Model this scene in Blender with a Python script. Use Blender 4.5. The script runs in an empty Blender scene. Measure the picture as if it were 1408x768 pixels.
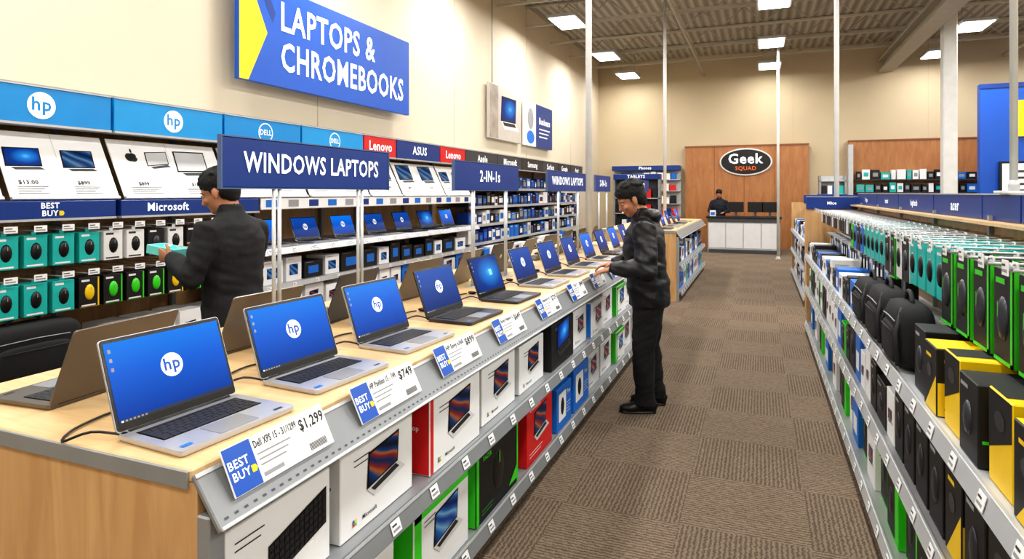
import bpy, math, random
import numpy as np
from mathutils import Vector, Matrix, noise
from mathutils.bvhtree import BVHTree
random.seed(7)
sc = bpy.context.scene
V = Vector
H = 1.65
# ------------------------------------------------------------------ materials
def l1(c):
    c = c/255.0
    return c/12.92 if c <= 0.04045 else ((c+0.055)/1.055)**2.4
def lin(rgb): return (l1(rgb[0]), l1(rgb[1]), l1(rgb[2]), 1.0)
MATS = {}
def base_mat(name):
    m = bpy.data.materials.new(name); m.use_nodes = True
    nt = m.node_tree; b = nt.nodes['Principled BSDF']
    return m, nt, b
def pm(name, rgb, rough=.5, metal=0., var=.05, scale=6., bump=0., bscale=150., emis=0., sheen=0.):
    if name in MATS: return MATS[name]
    m, nt, b = base_mat(name)
    c = lin(rgb)
    tc = nt.nodes.new('ShaderNodeTexCoord')
    nz = nt.nodes.new('ShaderNodeTexNoise'); nz.inputs['Scale'].default_value = scale; nz.inputs['Detail'].default_value = 3
    nt.links.new(tc.outputs['Object'], nz.inputs['Vector'])
    r = nt.nodes.new('ShaderNodeValToRGB')
    r.color_ramp.elements[0].position = .3; r.color_ramp.elements[1].position = .7
    r.color_ramp.elements[0].color = tuple(x*(1-var) for x in c[:3])+(1,)
    r.color_ramp.elements[1].color = tuple(min(1, x*(1+var)) for x in c[:3])+(1,)
    nt.links.new(nz.outputs['Fac'], r.inputs['Fac'])
    nt.links.new(r.outputs['Color'], b.inputs['Base Color'])
    b.inputs['Roughness'].default_value = rough
    b.inputs['Metallic'].default_value = metal
    if sheen: b.inputs['Sheen Weight'].default_value = sheen
    if emis:
        nt.links.new(r.outputs['Color'], b.inputs['Emission Color'])
        b.inputs['Emission Strength'].default_value = emis
    if bump:
        n2 = nt.nodes.new('ShaderNodeTexNoise'); n2.inputs['Scale'].default_value = bscale; n2.inputs['Detail'].default_value = 4
        nt.links.new(tc.outputs['Object'], n2.inputs['Vector'])
        bp = nt.nodes.new('ShaderNodeBump'); bp.inputs['Strength'].default_value = bump; bp.inputs['Distance'].default_value = .01
        nt.links.new(n2.outputs['Fac'], bp.inputs['Height']); nt.links.new(bp.outputs['Normal'], b.inputs['Normal'])
    MATS[name] = m
    return m
def wood_mat(name, c0, c1, sc3=(2, 2, 14), rough=.42):
    m, nt, b = base_mat(name)
    tc = nt.nodes.new('ShaderNodeTexCoord'); mp = nt.nodes.new('ShaderNodeMapping')
    mp.inputs['Scale'].default_value = sc3
    nt.links.new(tc.outputs['Object'], mp.inputs['Vector'])
    nz = nt.nodes.new('ShaderNodeTexNoise'); nz.inputs['Scale'].default_value = 1.6; nz.inputs['Detail'].default_value = 6
    nz.inputs['Distortion'].default_value = .8
    nt.links.new(mp.outputs['Vector'], nz.inputs['Vector'])
    r = nt.nodes.new('ShaderNodeValToRGB'); r.color_ramp.elements[0].position = .32; r.color_ramp.elements[1].position = .68
    r.color_ramp.elements[0].color = lin(c0); r.color_ramp.elements[1].color = lin(c1)
    nt.links.new(nz.outputs['Fac'], r.inputs['Fac']); nt.links.new(r.outputs['Color'], b.inputs['Base Color'])
    b.inputs['Roughness'].default_value = rough
    return m
def screen_mat(name, cols, kind='lin', strength=.9):
    m, nt, b = base_mat(name)
    uv = nt.nodes.new('ShaderNodeUVMap')
    r = nt.nodes.new('ShaderNodeValToRGB')
    els = r.color_ramp.elements
    while len(els) < len(cols): els.new(.5)
    for i, (p, c) in enumerate(cols):
        els[i].position = p; els[i].color = lin(c)
    if kind == 'rad':
        mp = nt.nodes.new('ShaderNodeMapping'); mp.inputs['Location'].default_value = (-.6, -.55, 0)
        nt.links.new(uv.outputs['UV'], mp.inputs['Vector'])
        g = nt.nodes.new('ShaderNodeTexGradient'); g.gradient_type = 'SPHERICAL'
        nt.links.new(mp.outputs['Vector'], g.inputs['Vector']); nt.links.new(g.outputs['Fac'], r.inputs['Fac'])
    elif kind == 'wave':
        w = nt.nodes.new('ShaderNodeTexWave'); w.bands_direction = 'DIAGONAL'; w.inputs['Scale'].default_value = .45
        w.inputs['Distortion'].default_value = 4; w.inputs['Detail'].default_value = 1
        nt.links.new(uv.outputs['UV'], w.inputs['Vector']); nt.links.new(w.outputs['Fac'], r.inputs['Fac'])
    else:
        s = nt.nodes.new('ShaderNodeSeparateXYZ'); nt.links.new(uv.outputs['UV'], s.inputs['Vector'])
        nt.links.new(s.outputs['Y'], r.inputs['Fac'])
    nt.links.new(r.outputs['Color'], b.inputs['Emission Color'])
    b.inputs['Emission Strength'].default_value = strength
    b.inputs['Base Color'].default_value = (.004, .006, .012, 1)
    b.inputs['Specular IOR Level'].default_value = .12
    b.inputs['Roughness'].default_value = .25
    return m
def carpet_mat():
    m, nt, b = base_mat('carpet_tiles')
    tc = nt.nodes.new('ShaderNodeTexCoord')
    ck = nt.nodes.new('ShaderNodeTexChecker'); ck.inputs['Scale'].default_value = 1/.6
    nt.links.new(tc.outputs['Object'], ck.inputs['Vector'])
    outs = []
    for d in ('X', 'Y'):
        w = nt.nodes.new('ShaderNodeTexWave'); w.bands_direction = d; w.inputs['Scale'].default_value = 14
        w.inputs['Distortion'].default_value = 4.5; w.inputs['Detail'].default_value = 3; w.inputs['Detail Scale'].default_value = 3.5
        nt.links.new(tc.outputs['Object'], w.inputs['Vector']); outs.append(w)
    mx = nt.nodes.new('ShaderNodeMix'); mx.data_type = 'FLOAT'
    nt.links.new(ck.outputs['Fac'], mx.inputs[0]); nt.links.new(outs[0].outputs['Fac'], mx.inputs[2]); nt.links.new(outs[1].outputs['Fac'], mx.inputs[3])
    nz = nt.nodes.new('ShaderNodeTexNoise'); nz.inputs['Scale'].default_value = 150; nz.inputs['Detail'].default_value = 4
    nt.links.new(tc.outputs['Object'], nz.inputs['Vector'])
    ma = nt.nodes.new('ShaderNodeMath'); ma.operation = 'MULTIPLY_ADD'; ma.inputs[1].default_value = .46
    nt.links.new(mx.outputs[0], ma.inputs[0])
    mb_ = nt.nodes.new('ShaderNodeMath'); mb_.operation = 'MULTIPLY'; mb_.inputs[1].default_value = .9
    nt.links.new(nz.outputs['Fac'], mb_.inputs[0]); nt.links.new(mb_.outputs[0], ma.inputs[2])
    r = nt.nodes.new('ShaderNodeValToRGB'); r.color_ramp.elements[0].position = .3; r.color_ramp.elements[1].position = 1.0
    r.color_ramp.elements[0].color = lin((70, 59, 49)); r.color_ramp.elements[1].color = lin((138, 122, 105))
    nt.links.new(ma.outputs[0], r.inputs['Fac'])
    hs = nt.nodes.new('ShaderNodeHueSaturation')
    mr = nt.nodes.new('ShaderNodeMapRange'); mr.inputs['To Min'].default_value = .94; mr.inputs['To Max'].default_value = 1.04
    nt.links.new(ck.outputs['Fac'], mr.inputs['Value']); nt.links.new(mr.outputs['Result'], hs.inputs['Value'])
    nt.links.new(r.outputs['Color'], hs.inputs['Color']); nt.links.new(hs.outputs['Color'], b.inputs['Base Color'])
    bp = nt.nodes.new('ShaderNodeBump'); bp.inputs['Strength'].default_value = .5; bp.inputs['Distance'].default_value = .005
    nt.links.new(ma.outputs[0], bp.inputs['Height']); nt.links.new(bp.outputs['Normal'], b.inputs['Normal'])
    b.inputs['Roughness'].default_value = .95
    b.inputs['Specular IOR Level'].default_value = .15
    return m
def ribbed_mat(name, rgb, rgb2, scale):
    m, nt, b = base_mat(name)
    tc = nt.nodes.new('ShaderNodeTexCoord')
    w = nt.nodes.new('ShaderNodeTexWave'); w.bands_direction = 'X'; w.inputs['Scale'].default_value = scale
    nt.links.new(tc.outputs['Object'], w.inputs['Vector'])
    r = nt.nodes.new('ShaderNodeValToRGB'); r.color_ramp.elements[0].color = lin(rgb); r.color_ramp.elements[1].color = lin(rgb2)
    nt.links.new(w.outputs['Fac'], r.inputs['Fac']); nt.links.new(r.outputs['Color'], b.inputs['Base Color'])
    bp = nt.nodes.new('ShaderNodeBump'); bp.inputs['Distance'].default_value = .04
    nt.links.new(w.outputs['Fac'], bp.inputs['Height']); nt.links.new(bp.outputs['Normal'], b.inputs['Normal'])
    b.inputs['Roughness'].default_value = .6
    return m
CREAM = pm('painted_wall', (214, 203, 182), .8, var=.02, scale=1.2, bump=.05)
CREAM2 = pm('painted_wall_back', (202, 186, 156), .8, var=.03, scale=1.0)
MAPLE = wood_mat('maple_laminate', (205, 170, 122), (222, 191, 146), (2, 14, 2))
MAPLEV = wood_mat('maple_panel', (186, 146, 100), (208, 170, 122), (10, 10, 1.2))
BROWNW = wood_mat('brown_wood_panel', (164, 108, 64), (182, 126, 78), (6, 6, 1.2))
GREY = pm('grey_powder_metal', (150, 153, 156), .42, .35)
RAIL = pm('rail_grey_metal', (138, 141, 144), .45, .3)
LGREY = pm('light_grey_metal', (190, 193, 196), .38, .3)
DGREY = pm('dark_grey_metal', (76, 78, 83), .45, .4)
WHITE = pm('white_card', (238, 239, 240), .5, var=.015)
OFFW = pm('offwhite_card', (212, 213, 214), .5, var=.03)
BLACK = pm('black_plastic', (12, 12, 14), .38)
BLK2 = pm('black_card', (18, 19, 21), .5)
INK = pm('ink_grey', (55, 57, 62), .6)
INKL = pm('ink_light', (150, 152, 156), .6)
NAVY = pm('navy_sign', (14, 54, 130), .4, var=.03)
ROYAL = pm('royal_blue_sign', (10, 82, 182), .4, var=.03)
CYAN = pm('cyan_header', (4, 142, 216), .38, var=.04)
CYAN2 = pm('cyan_header_b', (14, 154, 224), .38, var=.04)
YELLOW = pm('yellow_card', (252, 214, 16), .45, var=.02)
AMBER = pm('yellow_box_card', (240, 200, 10), .45, var=.03)
RED = pm('red_card', (212, 28, 30), .45, var=.02)
ORANGE = pm('orange_ink', (240, 110, 30), .5)
TEAL = pm('teal_card', (30, 182, 176), .42, var=.04)
TEAL2 = pm('teal_card_light', (120, 214, 208), .42, var=.04)
GREEN = pm('green_card', (58, 208, 34), .42, var=.04)
DGREEN = pm('green_glow_ink', (36, 150, 36), .5)
BLUEB = pm('blue_card', (22, 112, 206), .45, var=.04)
SILVER = pm('laptop_aluminium', (190, 192, 196), .32, .55, var=.02)
BRONZE = pm('laptop_bronze', (112, 105, 97), .36, .6, var=.02)
GUN = pm('laptop_gunmetal', (66, 68, 74), .36, .5, var=.02)
KEY = pm('key_caps', (36, 37, 41), .5)
BEZ = pm('screen_bezel', (10, 10, 12), .25)
LOGO = pm('logo_white', (245, 248, 250), .5, emis=.4, var=.0)
BAGC = pm('bag_nylon', (15, 16, 18), .8, bump=.25, bscale=300)
STRAP = pm('bag_strap', (38, 39, 43), .7)
POLE = pm('white_pole_paint', (212, 213, 212), .4)
TASK = pm('taskbar', (12, 26, 48), .3, emis=.2)
S_BLUE = screen_mat('screen_blue', [(0, (0, 62, 158)), (.6, (0, 98, 210)), (1, (6, 126, 230))], 'lin', .95)
S_BLUE2 = screen_mat('screen_blue_deep', [(0, (2, 42, 116)), (1, (8, 82, 178))], 'lin', .9)
S_WIN = screen_mat('screen_window_light', [(0, (2, 20, 62)), (.55, (4, 62, 150)), (.85, (36, 140, 226)), (1, (110, 195, 250))], 'rad', .85)
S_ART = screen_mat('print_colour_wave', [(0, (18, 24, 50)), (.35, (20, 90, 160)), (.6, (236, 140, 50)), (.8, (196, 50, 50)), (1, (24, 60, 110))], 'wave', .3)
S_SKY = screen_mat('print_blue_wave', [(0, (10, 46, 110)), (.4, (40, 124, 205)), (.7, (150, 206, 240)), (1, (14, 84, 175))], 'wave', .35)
CEILM = ribbed_mat('ceiling_deck', (146, 140, 126), (192, 186, 172), 1.6)
TRUSS = pm('truss_paint', (182, 177, 164), .6)
LAMP = pm('lamp_diffuser', (255, 252, 246), .5, emis=8.0, var=0)
SKIN1 = pm('skin_tan', (172, 120, 90), .5, var=.06, scale=30)
HAIR = pm('hair_black', (9, 8, 8), .75, bump=.5, bscale=160)
JACK1 = pm('jacket_charcoal', (27, 28, 31), .85, bump=.12, bscale=90)
JACK2 = pm('jacket_black', (11, 11, 13), .45, bump=.12, bscale=50)
PANT = pm('trousers_black', (13, 13, 15), .85, bump=.12, bscale=80)
SHOE = pm('shoe_black', (12, 12, 13), .4)
LIPS = pm('lips', (140, 84, 70), .5)
EYEW = pm('eye_white', (190, 182, 174), .3)
SHIRT = pm('shirt_dark', (20, 24, 40), .8, bump=.1, bscale=60)
# ------------------------------------------------------------------ mesh builder
class Fr:
    def __init__(s, o, u, v):
        s.o = V(o); s.u = V(u).normalized(); s.v = V(v).normalized(); s.n = s.u.cross(s.v).normalized()
    def P(s, a, b, d=0): return s.o+s.u*a+s.v*b+s.n*d
    def sub(s, a, b, d=0): return Fr(s.P(a, b, d), s.u, s.v)
_txt = {}
def text_geo(body, bold):
    k = (body, bold)
    if k in _txt: return _txt[k]
    c = bpy.data.curves.new('t', 'FONT'); c.body = body; c.size = 1; c.resolution_u = 2
    c.align_x = 'CENTER'; c.align_y = 'CENTER'; c.offset = .02 if bold else 0; c.space_character = 1.08
    o = bpy.data.objects.new('t', c); sc.collection.objects.link(o)
    dg = bpy.context.evaluated_depsgraph_get(); dg.update()
    me = bpy.data.meshes.new_from_object(o.evaluated_get(dg))
    vs = [tuple(v.co) for v in me.vertices]; fs = [tuple(p.vertices) for p in me.polygons]
    bpy.data.objects.remove(o); bpy.data.curves.remove(c); bpy.data.meshes.remove(me)
    _txt[k] = (vs, fs); return _txt[k]
class MB:
    def __init__(s): s.v = []; s.f = []; s.m = []; s.sm = []; s.mats = []
    def mi(s, mat):
        if mat not in s.mats: s.mats.append(mat)
        return s.mats.index(mat)
    def mesh(s, vs, fs, mat, smooth=False):
        b = len(s.v); s.v += [V(x) for x in vs]; k = s.mi(mat)
        for f in fs: s.f.append([b+i for i in f]); s.m.append(k); s.sm.append(smooth)
    def poly(s, pts, mat): s.mesh(pts, [list(range(len(pts)))], mat)
    def obox(s, c, A, B, C, mat, ch=0):
        c = V(c); ax = [V(A), V(B), V(C)]; h = [a.length for a in ax]; e = [a.normalized() for a in ax]
        vs = []; fs = []
        if ch <= 0:
            cor = {}
            for i in (-1, 1):
                for j in (-1, 1):
                    for k in (-1, 1):
                        cor[(i, j, k)] = len(vs); vs.append(c+ax[0]*i+ax[1]*j+ax[2]*k)
            for a in range(3):
                o1, o2 = [x for x in range(3) if x != a]
                for sg in (-1, 1):
                    f = []
                    for (p, q) in ((-1, -1), (1, -1), (1, 1), (-1, 1)):
                        t = [0, 0, 0]; t[a] = sg; t[o1] = p; t[o2] = q; f.append(cor[tuple(t)])
                    fs.append(f)
        else:
            ch = min(ch, min(h)*.45)
            idx = {}
            for i in (-1, 1):
                for j in (-1, 1):
                    for k in (-1, 1):
                        sg = (i, j, k)
                        for a in range(3):
                            p = c.copy()
                            for b_ in range(3):
                                p = p+e[b_]*(sg[b_]*(h[b_]-(0 if b_ == a else ch)))
                            idx[(sg, a)] = len(vs); vs.append(p)
            for a in range(3):
                o1, o2 = [x for x in range(3) if x != a]
                for sg in (-1, 1):
                    f = []
                    for (p, q) in ((-1, -1), (1, -1), (1, 1), (-1, 1)):
                        t = [0, 0, 0]; t[a] = sg; t[o1] = p; t[o2] = q; f.append(idx[(tuple(t), a)])
                    fs.append(f)
                for p in (-1, 1):
                    for q in (-1, 1):
                        t0 = [0, 0, 0]; t0[a] = -1; t0[o1] = p; t0[o2] = q
                        t1 = list(t0); t1[a] = 1; t0 = tuple(t0); t1 = tuple(t1)
                        fs.append([idx[(t0, o1)], idx[(t1, o1)], idx[(t1, o2)], idx[(t0, o2)]])
            for i in (-1, 1):
                for j in (-1, 1):
                    for k in (-1, 1):
                        fs.append([idx[((i, j, k), a)] for a in range(3)])
        out = []
        for f in fs:
            n = (vs[f[1]]-vs[f[0]]).cross(vs[f[2]]-vs[f[1]])
            cc = sum((vs[i] for i in f), V((0, 0, 0)))/len(f)
            out.append(f if n.dot(cc-c) > 0 else f[::-1])
        s.mesh(vs, out, mat)
    def box(s, x0, x1, y0, y1, z0, z1, mat, ch=0):
        s.obox(((x0+x1)/2, (y0+y1)/2, (z0+z1)/2), (abs(x1-x0)/2, 0, 0), (0, abs(y1-y0)/2, 0), (0, 0, abs(z1-z0)/2), mat, ch)
    def slab(s, fr, a0, b0, a1, b1, d0, d1, mat, ch=0):
        s.obox(fr.P((a0+a1)/2, (b0+b1)/2, (d0+d1)/2), fr.u*abs(a1-a0)/2, fr.v*abs(b1-b0)/2, fr.n*abs(d1-d0)/2, mat, ch)
    def rect(s, fr, a0, b0, a1, b1, d, mat): s.poly([fr.P(a0, b0, d), fr.P(a1, b0, d), fr.P(a1, b1, d), fr.P(a0, b1, d)], mat)
    def fpoly(s, fr, pts, d, mat): s.poly([fr.P(a, b, d) for a, b in pts], mat)
    def rr(s, fr, a0, b0, a1, b1, r, d0, d1, mat, k=4):
        pts = []
        for (cx, cy, st) in ((a1-r, b0+r, -90), (a1-r, b1-r, 0), (a0+r, b1-r, 90), (a0+r, b0+r, 180)):
            for i in range(k+1):
                t = math.radians(st+90*i/k); pts.append((cx+r*math.cos(t), cy+r*math.sin(t)))
        s.prism(fr, pts, d0, d1, mat)
    def prism(s, fr, pts, d0, d1, mat):
        n = len(pts)
        vs = [fr.P(a, b, d0) for a, b in pts]+[fr.P(a, b, d1) for a, b in pts]
        fs = [list(range(n))[::-1], list(range(n, 2*n))]+[[i, (i+1) % n, n+(i+1) % n, n+i] for i in range(n)]
        s.mesh(vs, fs, mat)
    def disc(s, fr, a, b, ra, rb, d, mat, n=24):
        s.fpoly(fr, [(a+ra*math.cos(2*math.pi*i/n), b+rb*math.sin(2*math.pi*i/n)) for i in range(n)], d, mat)
    def tube(s, pts, r, mat, n=8):
        pts = [V(p) for p in pts]; rs = r if isinstance(r, (list, tuple)) else [r]*len(pts)
        vs, fs = loft(pts, [(a, a) for a in rs], n=n); s.mesh(vs, fs, mat, True)
    def cyl(s, p0, p1, r, mat, n=12): s.tube([p0, p1], r, mat, n)
    def ell(s, c, rad, mat, R=None, nu=16, nv=10, e=1.0):
        vs, fs = ellipsoid(c, rad, R, nu, nv, e); s.mesh(vs, fs, mat, True)
    def text(s, fr, a, b, body, h, mat, d=.003, bold=True, maxw=None):
        vs, fs = text_geo(body, bold)
        if not vs: return
        k = h/.72; kx = k
        w = max(v[0] for v in vs)-min(v[0] for v in vs)
        if maxw and w*k > maxw: kx = maxw/w
        mx = (max(v[0] for v in vs)+min(v[0] for v in vs))/2
        s.mesh([fr.P(a+(v[0]-mx)*kx, b+v[1]*k, d) for v in vs], fs, mat)
    def build(s, name, data_only=False, loc=None, parent=None):
        xs = s.v
        mn = V((min(v.x for v in xs), min(v.y for v in xs), min(v.z for v in xs)))
        mx = V((max(v.x for v in xs), max(v.y for v in xs), max(v.z for v in xs)))
        o = V((0, 0, 0)) if (data_only or parent) else V(((mn.x+mx.x)/2, (mn.y+mx.y)/2, mn.z))
        me = bpy.data.meshes.new(name)
        me.from_pydata([v-o for v in s.v], [], s.f)
        for m in s.mats: me.materials.append(m)
        me.polygons.foreach_set('material_index', s.m)
        me.polygons.foreach_set('use_smooth', s.sm)
        uv = me.uv_layers.new(name='UVMap')
        c4 = ((0, 0), (1, 0), (1, 1), (0, 1))
        for p in me.polygons:
            if p.loop_total == 4:
                for i in range(4): uv.data[p.loop_start+i].uv = c4[i]
        me.update()
        if data_only: return me
        ob = bpy.data.objects.new(name, me); sc.collection.objects.link(ob)
        ob.location = o
        if parent: ob.parent = parent
        return ob
def loft(pts, rad, side=None, n=16):
    pts = [V(p) for p in pts]; vs = []; fs = []; N = len(pts)
    prev = None
    for i, p in enumerate(pts):
        t = (pts[min(i+1, N-1)]-pts[max(i-1, 0)]).normalized()
        sd = V(side) if side is not None else (prev if prev is not None else (V((0, 0, 1)) if abs(t.z) < .9 else V((1, 0, 0))))
        u = (sd-t*sd.dot(t)).normalized(); prev = u; w = t.cross(u)
        for k in range(n):
            a = 2*math.pi*k/n
            vs.append(p+u*(rad[i][0]*math.cos(a))+w*(rad[i][1]*math.sin(a)))
    for i in range(N-1):
        for k in range(n):
            k2 = (k+1) % n
            fs.append([i*n+k, i*n+k2, (i+1)*n+k2, (i+1)*n+k])
    fs.append(list(range(n))[::-1]); fs.append([(N-1)*n+k for k in range(n)])
    return vs, fs
def ellipsoid(c, rad, R=None, nu=20, nv=12, e=1.0):
    c = V(c); vs = []; fs = []
    sp = lambda x: math.copysign(abs(x)**e, x)
    for j in range(1, nv):
        ph = -math.pi/2+math.pi*j/nv
        for i in range(nu):
            th = 2*math.pi*i/nu
            p = V((rad[0]*sp(math.cos(ph))*sp(math.cos(th)), rad[1]*sp(math.cos(ph))*sp(math.sin(th)), rad[2]*sp(math.sin(ph))))
            vs.append(c+(R @ p if R else p))
    b = len(vs); p = V((0, 0, -rad[2])); vs.append(c+(R @ p if R else p)); p = V((0, 0, rad[2])); vs.append(c+(R @ p if R else p))
    for j in range(nv-2):
        for i in range(nu):
            i2 = (i+1) % nu; fs.append([j*nu+i, j*nu+i2, (j+1)*nu+i2, (j+1)*nu+i])
    for i in range(nu):
        i2 = (i+1) % nu; fs.append([b, i2, i]); fs.append([b+1, (nv-2)*nu+i, (nv-2)*nu+i2])
    return vs, fs
X, Y, Z = V((1, 0, 0)), V((0, 1, 0)), V((0, 0, 1))
# ------------------------------------------------------------------ room
XL, XR, YN, YB, ZC = -4.95, 9.0, -3.0, 20.2, 5.9
def room():
    m = MB(); m.box(XL-.2, XR+.2, YN-.2, YB+.2, -.1, 0, carpet_mat()); m.build('floor')
    m = MB(); m.box(XL-.2, XR+.2, YN-.2, YB+.2, ZC, ZC+.1, CEILM); m.build('ceiling')
    SEAM = pm('wall_seam', (190, 178, 155), .8)
    m = MB(); m.box(XL-.2, XL, YN-.2, YB, 0, ZC, CREAM)
    for y in (2.5, 6.1, 9.7, 13.3, 16.9): m.box(XL, XL+.004, y, y+.012, 0, ZC, SEAM)
    m.build('wall_left')
    m = MB(); m.box(XL-.2, XR+.2, YB, YB+.2, 0, ZC, CREAM2)
    for x in (-2.6, .9, 4.3): m.box(x, x+.015, YB-.004, YB, 0, ZC, SEAM)
    m.build('wall_back')
    m = MB(); m.box(XR, XR+.2, YN, YB, 0, ZC, CREAM2); m.build('wall_right')
    m = MB(); m.box(XL, XR, YN-.2, YN, 0, ZC, CREAM); m.build('wall_front')
    m = MB(); m.box(XL, XR, YB-.02, YB, 0, .12, DGREY); m.build('baseboard_back')
    m = MB(); m.box(XL, XL+.02, YN, YB-.02, 0, .12, DGREY); m.build('baseboard_left')
    m = MB()
    y = -2.0
    while y < 20:
        m.box(XL+.02, XR-.02, y-.03, y+.03, ZC-.06, ZC-.01, TRUSS)
        m.box(XL+.02, XR-.02, y-.025, y+.025, ZC-.5, ZC-.45, TRUSS)
        x = XL+.1; k = 0
        while x < XR-.5:
            a, b = ((ZC-.06, ZC-.45) if k % 2 == 0 else (ZC-.45, ZC-.06))
            m.tube([(x, y, a), (x+.45, y, b)], .013, TRUSS, 5); x += .45; k += 1
        y += 1.7
    m.build('ceiling_truss')
    m = MB(); m.box(3.1, 3.45, YN+.02, YB-.02, ZC-.85, ZC-.8, TRUSS); m.box(3.1, 3.45, YN+.02, YB-.02, ZC-.55, ZC-.5, TRUSS); m.box(3.25, 3.3, YN+.02, YB-.02, ZC-.8, ZC-.55, TRUSS)
    m.build('ceiling_girder')
    m = MB(); m.cyl((-1.6, YN+.05, 5.3), (-1.6, YB-.05, 5.3), .04, TRUSS, 8); m.cyl((6.0, YN+.05, 5.3), (6.0, YB-.05, 5.3), .05, TRUSS, 8); m.build('sprinkler_pipe')
    m = MB(); m.obox((3.72, 15.7, ZC/2), (.13, 0, 0), (0, .13, 0), (0, 0, ZC/2-.01), POLE, .02); m.box(3.52, 3.92, 15.5, 15.9, 0, .03, POLE, .003)
    m.build('support_column')
room()
def lights():
    for x in (-3.75, .25, 4.25, 7.4):
        for y in (-1.2, 2.2, 5.7, 9.2, 12.6, 16.1, 19.0):
            m = MB()
            z = 5.22
            m.box(x-.31, x+.31, y-.5, y+.5, z, z+.07, LGREY, .01)
            m.box(x-.27, x+.27, y-.46, y+.46, z-.012, z, LAMP)
            for sx in (-.2, .2): m.cyl((x+sx, y, z+.07), (x+sx, y, ZC-.02), .006, GREY, 5)
            m.build('ceiling_light')
            l = bpy.data.lights.new('ceiling_lamp', 'AREA'); l.shape = 'RECTANGLE'; l.size = .54; l.size_y = .92
            l.energy = 84 if y < 18 else 34; l.color = (1, .98, .95)
            o = bpy.data.objects.new('ceiling_lamp', l); sc.collection.objects.link(o); o.location = (x, y, z-.02)
lights()
w = bpy.data.worlds.new('world'); sc.world = w; w.use_nodes = True
w.node_tree.nodes['Background'].inputs[0].default_value = (1, .97, .93, 1); w.node_tree.nodes['Background'].inputs[1].default_value = .3
# ------------------------------------------------------------------ art helpers
def art_laptop(m, fr, cx, cy, w, scr=S_ART, body=OFFW, d=.002, skew=.12):
    h = w*.6
    m.fpoly(fr, [(cx-w/2, cy), (cx+w/2-w*.04, cy+w*skew), (cx+w/2, cy+h+w*skew*.7), (cx-w/2+w*.05, cy+h)], d, BEZ)
    g = w*.035
    pts = [(cx-w/2+g, cy+g), (cx+w/2-w*.04-g, cy+w*skew+g), (cx+w/2-g, cy+h+w*skew*.7-g), (cx-w/2+w*.05+g, cy+h-g)]
    m.fpoly(fr, pts, d+.001, scr)
    m.fpoly(fr, [(cx-w/2, cy), (cx-w*.28, cy-h*.3), (cx+w*.72, cy-h*.3+w*skew), (cx+w/2-w*.04, cy+w*skew)], d, body)
    m.fpoly(fr, [(cx-w*.38, cy-h*.03), (cx-w*.27, cy-h*.16), (cx+w*.5, cy-h*.16+w*skew*.9), (cx+w*.38, cy-h*.03+w*skew)], d+.001, KEY)
def lines(m, fr, a, b, w, n, dy=.014, mat=INKL, d=.002, t=.004):
    for i in range(n):
        m.rect(fr, a, b-i*dy-t, a+w*(1-.25*((i*7) % 3)/2), b-i*dy, d, mat)
def tag(m, fr, a, b, w=.05, h=.035, d=.003):
    m.slab(fr, a-w/2, b-h/2, a+w/2, b+h/2, d, d+.002, WHITE)
    m.rect(fr, a-w*.4, b+h*.1, a+w*.1, b+h*.25, d+.003, INK); m.rect(fr, a-w*.4, b-h*.3, a+w*.35, b-h*.1, d+.003, INKL)
def storelogo(m, fr, a, b, h, d=.003):
    m.text(fr, a, b+h*.28, 'BEST', h*.42, LOGO, d); m.text(fr, a, b-h*.28, 'BUY', h*.42, LOGO, d)
    m.fpoly(fr, [(a+h*.62, b-h*.45), (a+h*.9, b-h*.45), (a+h*1.0, b-h*.28), (a+h*.9, b-h*.1), (a+h*.62, b-h*.1)], d, YELLOW)
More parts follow.
